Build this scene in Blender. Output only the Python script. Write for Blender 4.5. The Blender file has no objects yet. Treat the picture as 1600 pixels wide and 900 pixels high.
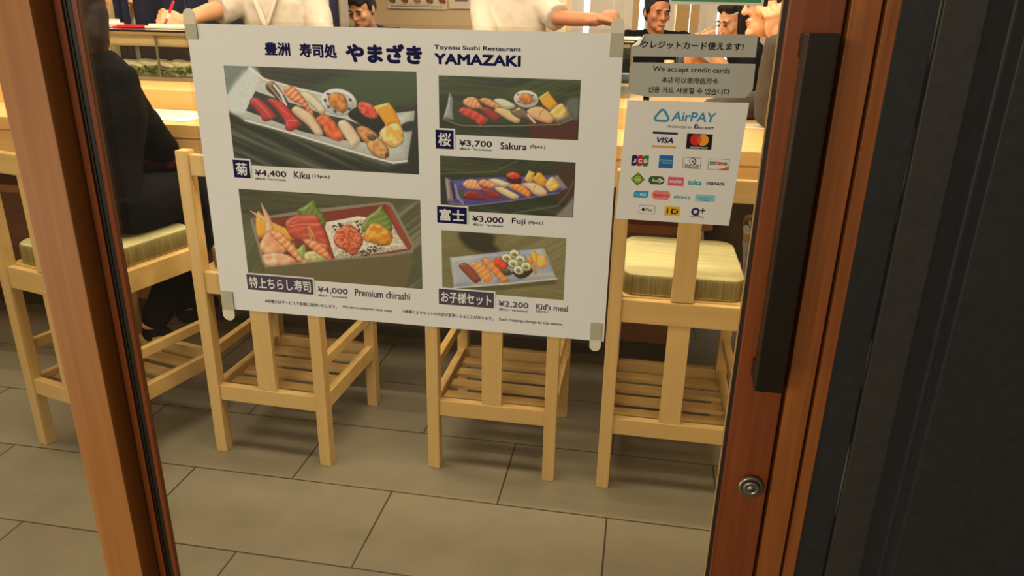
import bpy, bmesh, math, random
import numpy as np
from mathutils import Vector, Matrix, Quaternion
random.seed(7)
rng = np.random.default_rng(7)
SC = bpy.context.scene
COL = SC.collection

# ------------------------------------------------------------------ camera
# metres; floor z=0, the glass of the sliding door is the plane y=0, the restaurant lies at y>0
FPX, PITCH, YAW, ROLL = 1161.93, 0.360995, 0.165983, -0.0187
CAM = np.array([0.4409, -0.6979, 1.40])
def cam_axes():
    cy, sy = math.cos(YAW), math.sin(YAW); cp, sp = math.cos(PITCH), math.sin(PITCH)
    cr, sr = math.cos(ROLL), math.sin(ROLL)
    fw = np.array([-sy*cp, cy*cp, -sp]); r0 = np.array([cy, sy, 0.0]); d0 = np.cross(fw, r0)
    return cr*r0 + sr*d0, -sr*r0 + cr*d0, fw
RT, DN, FW = cam_axes()
cam = bpy.data.cameras.new('camera'); cam.sensor_width = 36; cam.lens = FPX*36/1600
cam.clip_start = 0.02; cam.clip_end = 60
camo = bpy.data.objects.new('camera', cam); COL.objects.link(camo)
camo.matrix_world = Matrix(((RT[0], -DN[0], -FW[0], CAM[0]), (RT[1], -DN[1], -FW[1], CAM[1]),
                            (RT[2], -DN[2], -FW[2], CAM[2]), (0, 0, 0, 1)))
SC.camera = camo
def ray(u, v): return FW + (u-800)/FPX*RT + (v-450)/FPX*DN
def on_y(u, v, y=0.0):
    w = ray(u, v); return CAM + w*((y-CAM[1])/w[1])
def on_z(u, v, z=0.0):
    w = ray(u, v); return CAM + w*((z-CAM[2])/w[2])
def DX(u, v):
    p = on_y(u, v, 0.0); return float(p[0]), float(p[2])

# ------------------------------------------------------------------ world, lights, exposure
SC.view_settings.view_transform = 'Standard'; SC.view_settings.look = 'None'
SC.view_settings.gamma = 1; SC.view_settings.use_curve_mapping = False
SC.view_settings.exposure = 0.0
SC.cycles.use_denoising = True
SC.cycles.max_bounces = 10; SC.cycles.transparent_max_bounces = 16
SC.cycles.caustics_reflective = False; SC.cycles.caustics_refractive = False
SC.cycles.sample_clamp_indirect = 4.0
wd = bpy.data.worlds.new('world'); SC.world = wd; wd.use_nodes = True
wd.node_tree.nodes['Background'].inputs[0].default_value = (1.0, 0.80, 0.56, 1)
wd.node_tree.nodes['Background'].inputs[1].default_value = 0.12

def area(name, loc, size, power, color=(1, .80, .52), aim=None, sy=None, spread=None):
    L = bpy.data.lights.new(name, 'AREA'); L.energy = power; L.color = color; L.size = size
    if sy: L.shape = 'RECTANGLE'; L.size_y = sy
    if spread: L.spread = spread
    o = bpy.data.objects.new(name, L); COL.objects.link(o); o.location = loc
    if aim is not None:
        o.rotation_euler = (Vector(aim)-Vector(loc)).to_track_quat('-Z', 'Y').to_euler()
    return o
WARM = (1.0, .83, .58)
area('aisle_lamp', (-.6, .85, 2.55), 3.2, 46, WARM, sy=.25)
area('floor_edge_light', (-.6, 1.5, 2.54), 3.8, 30, WARM, sy=.015)  # added with its baffle to lay a shade edge across the floor
area('counter_lamp', (-.6, 1.75, 2.54), 3.6, 36, WARM, sy=.02)
area('showcase_lamp', (-.8, 2.5, 2.55), 3.0, 8, WARM, sy=.25)
area('kitchen_lamp', (-.7, 3.7, 2.55), 3.6, 50, (1, .87, .68), sy=.8)
area('curtain_gap_fill', (-2.9, 4.17, 1.97), .3, 9, (1, .87, .68), aim=(-3.2, 4.5, 1.2), sy=.08)  # added light behind the curtain, brightening the person in the gap
area('window_daylight', (.6, 5.36, 1.5), 1.6, 18, (.80, .92, 1.0), aim=(.6, 3, 1.4), sy=1.2)
area('corridor_lamp', (-.7, -2.6, 1.9), 1.8, 41, (1, .88, .68), aim=(.1, 1.0, .6), sy=.5)

area('low_fill_light', (-2.3, -1.1, .55), .8, 17, (1, .88, .68), aim=(.1, 0, 1.0), sy=.6)  # added low fill outside, no real lamp; brightens the lower door side

# ------------------------------------------------------------------ materials
def lin(c):
    return tuple((x/12.92 if x <= .04045 else ((x+.055)/1.055)**2.4) for x in (v/255 for v in c))
MATS = {}
def mat(name, rgb, rough=.5, metal=0.0, spec=.5, var=0.0, scale=20, bump=0.0, stretch=(1, 1, 1), rgb2=None, coat=0.0, emit=None):
    if name in MATS: return MATS[name]
    m = bpy.data.materials.new(name); m.use_nodes = True; nt = m.node_tree; b = nt.nodes['Principled BSDF']
    c = lin(rgb)
    b.inputs['Roughness'].default_value = rough; b.inputs['Metallic'].default_value = metal
    b.inputs['Specular IOR Level'].default_value = spec
    b.inputs['Coat Weight'].default_value = coat
    tc = nt.nodes.new('ShaderNodeTexCoord'); mp = nt.nodes.new('ShaderNodeMapping')
    mp.inputs['Scale'].default_value = stretch
    nt.links.new(tc.outputs['Object'], mp.inputs[0])
    nz = nt.nodes.new('ShaderNodeTexNoise'); nz.inputs['Scale'].default_value = scale; nz.inputs['Detail'].default_value = 5
    nt.links.new(mp.outputs[0], nz.inputs['Vector'])
    rp = nt.nodes.new('ShaderNodeValToRGB'); rp.color_ramp.elements[0].position = .32; rp.color_ramp.elements[1].position = .68
    c2 = lin(rgb2) if rgb2 else tuple(min(1, x*(1+var)) for x in c)
    c1 = c if rgb2 else tuple(x*(1-var) for x in c)
    rp.color_ramp.elements[0].color = (*c1, 1); rp.color_ramp.elements[1].color = (*c2, 1)
    nt.links.new(nz.outputs['Fac'], rp.inputs[0]); nt.links.new(rp.outputs[0], b.inputs['Base Color'])
    if bump:
        bp = nt.nodes.new('ShaderNodeBump'); bp.inputs['Strength'].default_value = bump; bp.inputs['Distance'].default_value = .002
        nt.links.new(nz.outputs['Fac'], bp.inputs['Height']); nt.links.new(bp.outputs[0], b.inputs['Normal'])
    if emit:
        b.inputs['Emission Color'].default_value = (*lin(emit[0]), 1); b.inputs['Emission Strength'].default_value = emit[1]
    MATS[name] = m; return m

def wood(name, dark, light, axis='z', scale=1.0, rough=.42, coat=0.0):
    """fine straight grain along one axis: two stretched noises"""
    if name in MATS: return MATS[name]
    m = bpy.data.materials.new(name); m.use_nodes = True; nt = m.node_tree; b = nt.nodes['Principled BSDF']
    b.inputs['Roughness'].default_value = rough; b.inputs['Coat Weight'].default_value = coat
    b.inputs['Coat Roughness'].default_value = .25
    tc = nt.nodes.new('ShaderNodeTexCoord')
    mix = None
    for sc_, lo, hi in ((30*scale, .35, .65), (160*scale, .30, .70)):
        mp = nt.nodes.new('ShaderNodeMapping')
        s = [1, 1, 1]; s['xyz'.index(axis)] = .035; mp.inputs['Scale'].default_value = s
        nt.links.new(tc.outputs['Object'], mp.inputs[0])
        nz = nt.nodes.new('ShaderNodeTexNoise'); nz.inputs['Scale'].default_value = sc_; nz.inputs['Detail'].default_value = 4
        nz.inputs['Distortion'].default_value = .6
        nt.links.new(mp.outputs[0], nz.inputs['Vector'])
        rp = nt.nodes.new('ShaderNodeMapRange'); rp.inputs[1].default_value = lo; rp.inputs[2].default_value = hi
        nt.links.new(nz.outputs['Fac'], rp.inputs[0])
        if mix is None: mix = rp.outputs[0]
        else:
            mm = nt.nodes.new('ShaderNodeMix'); mm.data_type = 'FLOAT'; mm.inputs[0].default_value = .4
            nt.links.new(mix, mm.inputs[2]); nt.links.new(rp.outputs[0], mm.inputs[3]); mix = mm.outputs[0]
    cr = nt.nodes.new('ShaderNodeMix'); cr.data_type = 'RGBA'
    cr.inputs[6].default_value = (*lin(dark), 1); cr.inputs[7].default_value = (*lin(light), 1)
    nt.links.new(mix, cr.inputs[0]); nt.links.new(cr.outputs[2], b.inputs['Base Color'])
    MATS[name] = m; return m

def glass(name, tint=(1, 1, 1), ior=1.5, rough=0.0):
    """thin architectural glass: clear transmission with Fresnel mirror reflection"""
    if name in MATS: return MATS[name]
    m = bpy.data.materials.new(name); m.use_nodes = True; nt = m.node_tree
    for n in list(nt.nodes): nt.nodes.remove(n)
    out = nt.nodes.new('ShaderNodeOutputMaterial'); t = nt.nodes.new('ShaderNodeBsdfTransparent')
    g = nt.nodes.new('ShaderNodeBsdfGlossy'); x = nt.nodes.new('ShaderNodeMixShader')
    lw = nt.nodes.new('ShaderNodeLayerWeight'); lw.inputs['Blend'].default_value = .5
    pw = nt.nodes.new('ShaderNodeMath'); pw.operation = 'POWER'; pw.inputs[1].default_value = 5
    nt.links.new(lw.outputs['Facing'], pw.inputs[0])
    f = nt.nodes.new('ShaderNodeMath'); f.operation = 'MULTIPLY_ADD'; r0 = ((ior-1)/(ior+1))**2
    f.inputs[1].default_value = 1-r0; f.inputs[2].default_value = r0; nt.links.new(pw.outputs[0], f.inputs[0])
    t.inputs[0].default_value = (*tint, 1); g.inputs['Roughness'].default_value = rough
    nt.links.new(f.outputs[0], x.inputs[0]); nt.links.new(t.outputs[0], x.inputs[1]); nt.links.new(g.outputs[0], x.inputs[2])
    nt.links.new(x.outputs[0], out.inputs[0]); MATS[name] = m; return m

def floor_material():
    m = bpy.data.materials.new('floor_tiles'); m.use_nodes = True; nt = m.node_tree; b = nt.nodes['Principled BSDF']
    tc = nt.nodes.new('ShaderNodeTexCoord'); mp = nt.nodes.new('ShaderNodeMapping')
    nt.links.new(tc.outputs['Object'], mp.inputs[0])
    # running bond of 0.66 x 0.34 m slabs; a slab edge at x=-0.228 in the row y 0.79..1.134
    mp.inputs['Location'].default_value = (-.1005, -.794+.34*4, 0)
    br = nt.nodes.new('ShaderNodeTexBrick'); br.inputs['Scale'].default_value = 1.0
    br.inputs['Brick Width'].default_value = .657; br.inputs['Row Height'].default_value = .34
    br.inputs['Mortar Size'].default_value = .0028; br.inputs['Mortar Smooth'].default_value = .15
    br.offset = .5; br.inputs['Bias'].default_value = 0
    br.inputs['Color1'].default_value = (*lin((124, 119, 100)), 1); br.inputs['Color2'].default_value = (*lin((131, 126, 106)), 1)
    br.inputs['Mortar'].default_value = (*lin((58, 52, 42)), 1)
    nt.links.new(mp.outputs[0], br.inputs['Vector'])
    nz = nt.nodes.new('ShaderNodeTexNoise'); nz.inputs['Scale'].default_value = 9; nz.inputs['Detail'].default_value = 8
    nt.links.new(tc.outputs['Object'], nz.inputs['Vector'])
    mr = nt.nodes.new('ShaderNodeMapRange'); mr.inputs[1].default_value = .3; mr.inputs[2].default_value = .7
    mr.inputs[3].default_value = .92; mr.inputs[4].default_value = 1.06
    nt.links.new(nz.outputs['Fac'], mr.inputs[0])
    mu = nt.nodes.new('ShaderNodeMix'); mu.data_type = 'RGBA'; mu.blend_type = 'MULTIPLY'; mu.inputs[0].default_value = 1
    nt.links.new(br.outputs[0], mu.inputs[6]); nt.links.new(mr.outputs[0], mu.inputs[7])
    nt.links.new(mu.outputs[2], b.inputs['Base Color']); b.inputs['Roughness'].default_value = .42
    return m

# ------------------------------------------------------------------ object helpers
def link(name, me, mats=(), parent=None):
    o = bpy.data.objects.new(name, me); COL.objects.link(o)
    for m in (mats if isinstance(mats, (list, tuple)) else [mats]): me.materials.append(m)
    if parent is not None: o.parent = parent
    return o
def tag(o, label=None, cat=None, group=None, kind=None):
    if label: o['label'] = label
    if cat: o['category'] = cat
    if group: o['group'] = group
    if kind: o['kind'] = kind
    return o
def thing(name, label, cat, loc=(0, 0, 0), rz=0.0, group=None, kind=None):
    o = bpy.data.objects.new(name, None); COL.objects.link(o); o.empty_display_size = .1
    o.location = loc; o.rotation_euler = (0, 0, rz)
    return tag(o, label, cat, group, kind)

class MB:
    """collects shapes into one mesh; every add takes a material slot"""
    def __init__(s): s.bm = bmesh.new()
    def _slot(s, fs, mi, smooth=False):
        for f in fs: f.material_index = mi; f.smooth = smooth
    def box(s, lo, hi, mi=0, bevel=0.0, M=None):
        lo, hi = [min(a, b) for a, b in zip(lo, hi)], [max(a, b) for a, b in zip(lo, hi)]
        r = bmesh.ops.create_cube(s.bm, size=1); vs = r['verts']
        for v in vs:
            v.co = Vector([(lo[i]+hi[i])/2 + v.co[i]*(hi[i]-lo[i]) for i in range(3)])
        fs = list({f for v in vs for f in v.link_faces})
        if bevel:
            es = list({e for v in vs for e in v.link_edges})
            rr = bmesh.ops.bevel(s.bm, geom=es, offset=bevel, segments=2, affect='EDGES', profile=.7)
            vs = list({v for f in rr['faces'] for v in f.verts} | {v for v in vs if v.is_valid})
            fs = list({f for v in vs for f in v.link_faces})
        s._slot(fs, mi)
        if M is not None:
            for v in vs: v.co = M @ v.co
        return vs
    def poly(s, pts, mi=0):
        f = s.bm.faces.new([s.bm.verts.new(p) for p in pts]); f.material_index = mi; return f
    def prism(s, pts, vec, mi=0):
        """closed prism: polygon pts swept along vec"""
        a = [s.bm.verts.new(p) for p in pts]; v = Vector(vec); b = [s.bm.verts.new(Vector(p)+v) for p in pts]
        n = len(a); fs = [s.bm.faces.new(a[::-1]), s.bm.faces.new(b)]
        for i in range(n): fs.append(s.bm.faces.new((a[i], a[(i+1) % n], b[(i+1) % n], b[i])))
        s._slot(fs, mi); return fs
    def tube(s, pts, radii, seg=12, mi=0, caps=True, round_caps=False, flat=1.0):
        pts = [Vector(p) for p in pts]
        if not isinstance(radii, (list, tuple)): radii = [radii]*len(pts)
        if round_caps:
            d0 = (pts[0]-pts[1]).normalized(); d1 = (pts[-1]-pts[-2]).normalized(); P = []; R = []
            for a in (80, 55, 28):
                t = math.radians(a); P.append(pts[0]+d0*radii[0]*math.sin(t)); R.append(radii[0]*math.cos(t))
            P += pts; R += radii
            for a in (28, 55, 80):
                t = math.radians(a); P.append(pts[-1]+d1*radii[-1]*math.sin(t)); R.append(radii[-1]*math.cos(t))
            pts, radii = P, R
        rings = []; up = None
        for i, p in enumerate(pts):
            d = (pts[min(i+1, len(pts)-1)]-pts[max(i-1, 0)]).normalized()
            if up is None:
                up = Vector((0, 0, 1)) if abs(d.z) < .9 else Vector((0, 1, 0))
            a = d.cross(up).normalized(); b = a.cross(d).normalized(); up = b
            rings.append([s.bm.verts.new(p + (a*math.cos(t)+b*math.sin(t)*flat)*radii[i])
                          for t in (2*math.pi*k/seg for k in range(seg))])
        fs = []
        for A, B in zip(rings, rings[1:]):
            for k in range(seg): fs.append(s.bm.faces.new((A[k], A[(k+1) % seg], B[(k+1) % seg], B[k])))
        if caps: fs += [s.bm.faces.new(rings[0][::-1]), s.bm.faces.new(rings[-1])]
        s._slot(fs, mi, True); return fs
    def ball(s, c, r, mi=0, M=None, seg=20):
        rr = bmesh.ops.create_uvsphere(s.bm, u_segments=seg, v_segments=max(8, seg//2+2), radius=1)
        R = r if isinstance(r, (list, tuple)) else (r, r, r)
        for v in rr['verts']:
            p = Vector((v.co.x*R[0], v.co.y*R[1], v.co.z*R[2]))
            if M is not None: p = M @ p
            v.co = p + Vector(c)
        s._slot({f for v in rr['verts'] for f in v.link_faces}, mi, True)
    def lathe(s, prof, c=(0, 0, 0), seg=32, mi=0, axis='z'):
        rings = []
        for r, h in prof:
            ring = []
            for k in range(seg):
                t = 2*math.pi*k/seg
                p = (r*math.cos(t), r*math.sin(t), h) if axis == 'z' else (r*math.cos(t), h, r*math.sin(t))
                ring.append(s.bm.verts.new(Vector(p)+Vector(c)))
            rings.append(ring)
        fs = []
        for A, B in zip(rings, rings[1:]):
            for k in range(seg): fs.append(s.bm.faces.new((A[k], A[(k+1) % seg], B[(k+1) % seg], B[k])))
        fs += [s.bm.faces.new(rings[0][::-1]), s.bm.faces.new(rings[-1])]
        s._slot(fs, mi, True)
    def mesh(s, name, fix=True):
        if fix: bmesh.ops.recalc_face_normals(s.bm, faces=s.bm.faces)
        me = bpy.data.meshes.new(name); s.bm.to_mesh(me); s.bm.free(); return me
    def build(s, name, mats, parent=None, fix=True):
        return link(name, s.mesh(name, fix), mats, parent)

def remeshed(mb, name, mats, parent=None, voxel=.006, smooth=4, disp=0.0):
    """fuse overlapping closed shapes into one continuous skin"""
    me = mb.mesh(name); tmp = bpy.data.objects.new('tmp', me); COL.objects.link(tmp)
    r = tmp.modifiers.new('r', 'REMESH'); r.mode = 'VOXEL'; r.voxel_size = voxel
    if smooth:
        sm = tmp.modifiers.new('s', 'SMOOTH'); sm.factor = .5; sm.iterations = smooth
    if disp:
        tx = bpy.data.textures.new('fold', 'CLOUDS'); tx.noise_scale = .07
        d = tmp.modifiers.new('d', 'DISPLACE'); d.texture = tx; d.strength = disp; d.mid_level = .5
    dg = bpy.context.evaluated_depsgraph_get(); dg.update()
    out = bpy.data.meshes.new_from_object(tmp.evaluated_get(dg)); out.name = name
    bpy.data.objects.remove(tmp); bpy.data.meshes.remove(me)
    out.materials.clear()
    out.polygons.foreach_set('use_smooth', [True]*len(out.polygons))
    out.polygons.foreach_set('material_index', [0]*len(out.polygons))
    return link(name, out, mats, parent)

# writing: glyph outlines of Blender's built-in font, filled as flat meshes
_tc = {}
def glyphs(body):
    if body not in _tc:
        c = bpy.data.curves.new('t', 'FONT'); c.body = body; c.resolution_u = 3; c.dimensions = '2D'; c.fill_mode = 'BOTH'
        o = bpy.data.objects.new('t', c); COL.objects.link(o)
        dg = bpy.context.evaluated_depsgraph_get(); dg.update()
        me = bpy.data.meshes.new_from_object(o.evaluated_get(dg))
        V = np.array([v.co[:2] for v in me.vertices]) if len(me.vertices) else np.zeros((0, 2))
        F = [tuple(p.vertices) for p in me.polygons]
        bpy.data.objects.remove(o); bpy.data.curves.remove(c); bpy.data.meshes.remove(me)
        _tc[body] = (V, F)
    return _tc[body]
def text_into(V, F, FM, body, x0, x1, zc, h, y, mi=0, bold=0.0, shear=0.0):
    """fit body to the box x0..x1 wide, h tall, centred on zc, in the plane y facing -y"""
    g, f = glyphs(body)
    if not len(g): return
    lo, hi = g.min(0), g.max(0); s = np.maximum(hi-lo, 1e-6)
    X = (g[:, 0]-lo[0])/s[0]; Z = (g[:, 1]-lo[1])/s[1]-.5
    offs = [(0, 0)]
    if bold:
        k = 8 if bold > 1e-4*4 else 4
        offs += [(bold*math.cos(2*math.pi*i/k), bold*math.sin(2*math.pi*i/k)) for i in range(k)]
    for j, (dx, dz) in enumerate(offs):
        b = len(V)
        for a, c in zip(X, Z): V.append((x0+bold+a*(x1-x0-2*bold)+dx+shear*c*h, y-2e-6*j, zc+c*(h-2*bold)+dz))
        for p in f: F.append(tuple(b+i for i in p)); FM.append(mi)
def lettering(name, items, mats, parent=None, y=-.0012):
    """items: (body, u_left, u_right, v_left, v_right, height_px, slot, bold_mm, shear) in photo pixels, on the door plane"""
    V, F, FM = [], [], []
    for it in items:
        body, ul, ur, vl, vr, h = it[:6]; mi = it[6] if len(it) > 6 else 0; bo = it[7] if len(it) > 7 else 0; sh = it[8] if len(it) > 8 else 0
        (x0, za), (x1, zb) = DX(ul, vl), DX(ur, vr)
        um, vm = (ul+ur)/2, (vl+vr)/2
        hh = abs(DX(um, vm-h/2)[1]-DX(um, vm+h/2)[1])
        text_into(V, F, FM, body, x0, x1, (za+zb)/2, hh, y, mi, bo*1e-3, sh)
    me = bpy.data.meshes.new(name); me.from_pydata(V, [], F)
    me.polygons.foreach_set('material_index', FM)
    return link(name, me, mats, parent)
# ------------------------------------------------------------------ setting
def XY(u, v, y): return float(on_y(u, v, y)[0])
PLASTER = mat('cream_plaster', (226, 200, 156), .8, var=.03, scale=40)
CEIL = mat('white_ceiling_paint', (235, 228, 212), .85, var=.02)
STEEL = mat('dark_painted_steel', (40, 40, 43), .48, var=.12, scale=90, bump=.15)
STEELW = mat('dark_painted_steel_warm', (54, 51, 47), .5, var=.12, scale=90, bump=.15)
BLACK = mat('black_rubber', (18, 17, 16), .7, var=.1)
GASK = mat('dark_gasket', (38, 33, 24), .55, var=.1)
DOORW = wood('door_cedar', (146, 78, 32), (182, 108, 50), 'z', 1.2, .45)
DOORR = wood('door_cedar_red', (112, 52, 20), (142, 74, 32), 'z', 1.4, .42)
POSTW = wood('post_cedar', (150, 92, 36), (180, 121, 54), 'z', .8, .5)
HINOKI = wood('pale_cypress', (216, 172, 104), (232, 192, 126), 'x', .6, .4)
STOOLW = wood('stool_ash', (206, 173, 108), (222, 191, 126), 'z', .7, .45)
STOOLX = wood('stool_ash_rail', (204, 171, 106), (222, 191, 126), 'x', .7, .45)
WALNUT = wood('brown_counter_panel', (122, 80, 44), (146, 98, 58), 'x', .6, .35)
SHELFW = wood('brown_shelf_board', (150, 98, 50), (172, 116, 64), 'x', .6, .4)
PANE = glass('clear_pane')

m = MB(); m.box((-4.3, -3.0, -.06), (2.7, 5.5, 0)); floor = m.build('floor', [floor_material()]); floor['kind'] = 'structure'
def struct(name, mb, mats, parent=None):
    o = mb.build(name, mats, parent); o['kind'] = 'structure'; return o
m = MB(); m.box((-4.3, .05, 2.6), (2.7, 5.5, 2.7)); struct('ceiling', m, [CEIL])
m = MB(); m.box((-4.3, .05, 0), (-4.2, 5.5, 2.6)); struct('wall_left', m, [PLASTER])
m = MB(); m.box((2.6, .05, 0), (2.7, 5.5, 2.6)); struct('wall_right', m, [PLASTER])
WX0, WX1, WZ0, WZ1 = -.2, 1.75, .95, 2.25
m = MB(); m.box((-4.2, 5.4, 0), (WX0, 5.5, 2.6)); m.box((WX1, 5.4, 0), (2.6, 5.5, 2.6))
m.box((WX0, 5.4, 0), (WX1, 5.5, WZ0)); m.box((WX0, 5.4, WZ1), (WX1, 5.5, 2.6)); struct('wall_back', m, [PLASTER])
# daylight window in the back wall
m = MB()
for x in (WX0, WX0+.62, WX0+1.28, WX1-.05): m.box((x, 5.41, WZ0), (x+.05, 5.47, WZ1))
m.box((WX0, 5.412, WZ0-.001), (WX1, 5.468, WZ0+.05)); m.box((WX0, 5.412, WZ1-.05), (WX1, 5.468, WZ1))
w2 = struct('window_2', m, [mat('tan_window_frame', (190, 150, 100), .5, var=.06)])
m = MB(); m.box((WX0, 5.475, WZ0), (WX1, 5.485, WZ1))
struct('window_sky', m, [mat('daylit_sky', (190, 225, 240), .5, emit=((200, 232, 248), 2.6))], w2)
# front wall: lintel over the door and the strip below the fixed window
m = MB(); m.box((-4.3, .0, 2.12), (.72, .05, 2.7)); m.box((-4.3, .0, 0), (-1.95, .05, 2.12)); m.box((.735, .0, 0), (2.7, .05, 2.7))
struct('wall_front', m, [PLASTER])
# added ceiling baffles, unseen, cutting lamp light off the floor by the door
m = MB(); m.box((-4.2, 1.685, 2.33), (2.6, 1.70, 2.6)); struct('light_baffle_1', m, [CEIL])
m = MB(); m.box((-4.2, 1.45, 2.337), (2.6, 1.46, 2.6)); struct('light_baffle_2', m, [CEIL])

# fixed glazing left of the post
m = MB(); m.box((-1.95, -.008, 0), (-.19, .03, .06)); m.box((-1.95, -.008, 2.06), (-.19, .03, 2.12)); m.box((-1.95, -.008, .06), (-1.90, .03, 2.06))
w1 = struct('window_1', m, [DOORW])
m = MB(); m.box((-1.90, .0, .06), (-.19, .006, 2.06)); struct('window_pane', m, [PANE], w1)
# the cedar post: its right side turns away from the window
m = MB(); m.box((-.1905, -.033, 0), (-.1395, .035, 2.12), bevel=.0012); struct('trim_1', m, [POSTW])

# ------------------------------------------------------------------ sliding door
door = thing('door_1', None, None, kind='structure')
DZ0, DZ1 = .0, 2.10
m = MB(); m.box((-.1360, -.006, DZ0), (XY(94, 0, -.006), .02, DZ1)); m.box((XY(110, 0, -.006), -.006, DZ0), (XY(118, 0, -.006), -.0003, DZ1), bevel=.001)
m.build('stile', [DOORR], door)
m = MB()
m.box((XY(94, 0, 0)-.001, -.003, DZ0), (XY(110, 0, 0)+.002, .011, DZ1)); m.box((XY(98, 0, 0), -.0045, DZ0), (XY(100, 0, 0), -.003, DZ1))
m.box((XY(104, 0, 0), -.0045, DZ0), (XY(106, 0, 0), -.003, DZ1)); m.build('gasket', [GASK], door)
GX = .5535
m = MB(); m.box((GX, -.0095, DZ0), (.5985, .03, DZ1), bevel=.0015); stile_r = m.build('stile', [DOORR], door)
m = MB(); m.box((GX-.0034, -.004, DZ0), (GX-.0001, -.0003, DZ1)); m.build('gasket', [GASK], door)
m = MB(); m.box((GX-.0046, -.0025, DZ0), (GX-.0035, -.0003, DZ1)); m.build('glazing_bead', [mat('pale_bead', (190, 150, 100), .5, var=.05)], door)
m = MB(); m.box((XY(118, 0, -.006), -.01, 0), (GX, .03, .12)); m.build('bottom_rail', [DOORR], door)
m = MB(); m.box((XY(118, 0, -.006), -.01, 1.98), (GX, .03, DZ1)); m.build('top_rail', [DOORR], door)
m = MB(); m.box((XY(118, 0, -.006)-.001, 0, .12), (GX, .006, 1.98)); m.build('glass_pane', [PANE], door)
HB = mat('dark_bronze_handle', (34, 26, 18), .42, metal=.3, var=.15)
m = MB(); m.box((.5650, -.047, 1.066), (.5895, -.026, 1.385), bevel=.0012); hd = m.build('handle', [HB], door)
m = MB(); m.box((.5655, -.030, 1.3655), (.585, -.0115, 1.3845), bevel=.001); m.build('handle_mount', [HB], hd)
m = MB(); m.box((.5655, -.030, 1.0665), (.585, -.0115, 1.0855), bevel=.001); m.build('handle_mount', [HB], hd)
lx, lz = XY(1173, 761, -.014), float(on_y(1173, 761, -.014)[2])
STNL = mat('brushed_lock_metal', (150, 142, 128), .35, metal=.85, var=.1)
m = MB(); m.lathe([(.0128, 0), (.0128, -.0015), (.0118, -.0035), (.0095, -.0042), (.0090, -.003)], (lx, -.0121, lz), 40, 0, 'y')
lk = m.build('lock', [STNL], door)
m = MB(); m.lathe([(.0094, 0), (.0094, -.0045)], (lx, -.0125, lz), 36, 0, 'y'); m.build('lock_ring', [BLACK], lk)
m = MB(); m.lathe([(.0084, 0), (.0084, -.0055), (.0078, -.0062), (.0044, -.0062), (.0042, -.0056), (.0038, -.0056), (.0036, -.0066)], (lx, -.0125, lz), 36, 0, 'y'); cy_ = m.build('lock_cylinder', [STNL], lk)
m = MB(); a = .0021
m.tube([(lx+t*.0024, -.0195, lz+.0008*math.sin(t*3.4)) for t in (-1, -.5, 0, .5, 1)], .00045, 6); m.build('keyhole', [BLACK], lk)

# jamb boards and the dark steel wall on the right
def strip(name, xa, xb, y0, mats, yb=.03, bevel=.0008):
    m = MB(); m.box((xa, y0, 0), (xb, yb, 2.7), bevel=bevel); return struct(name, m, mats)
strip('trim_9', .5990, .6500, .012, [BLACK], .05, 0)
JR = wood('jamb_cedar', (128, 68, 26), (168, 100, 46), 'z', 1.3, .42)
strip('trim_2', XY(1332, 0, -.010), XY(1380, 0, -.010), -.010, [JR], .0119)
strip('trim_3', XY(1387, 0, -.010), XY(1410, 0, -.010), -.010, [JR], .0119)
xj = XY(1410, 0, -.010)
strip('trim_4', xj+.0004, XY(1470, 0, -.008), -.008, [STEEL], .012)
m = MB(); m.box((XY(1470, 0, -.008), -.0042, 0), (XY(1476, 0, -.008), .012, 2.7))
caulk = mat('worn_caulk', (16, 15, 15), .6, scale=28, stretch=(1, 1, .25), rgb2=(170, 160, 146)); struct('trim_5', m, [caulk])
cr = caulk.node_tree.nodes['Color Ramp'].color_ramp; cr.elements[0].position = .52; cr.elements[1].position = .66
xs2 = XY(1545, 0, -.009)
strip('trim_6', XY(1476, 0, -.009), xs2+.03, -.009, [STEELW], .012, .0015)
strip('trim_7', xs2, xs2+.024, -.0555, [STEEL], -.0091, .002)
strip('wall_steel', xs2+.0035, 1.9, -.075, [STEEL], -.0556, .0015)
strip('trim_10', xs2+.025, 1.9, -.0555, [BLACK], 0, 0)

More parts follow.
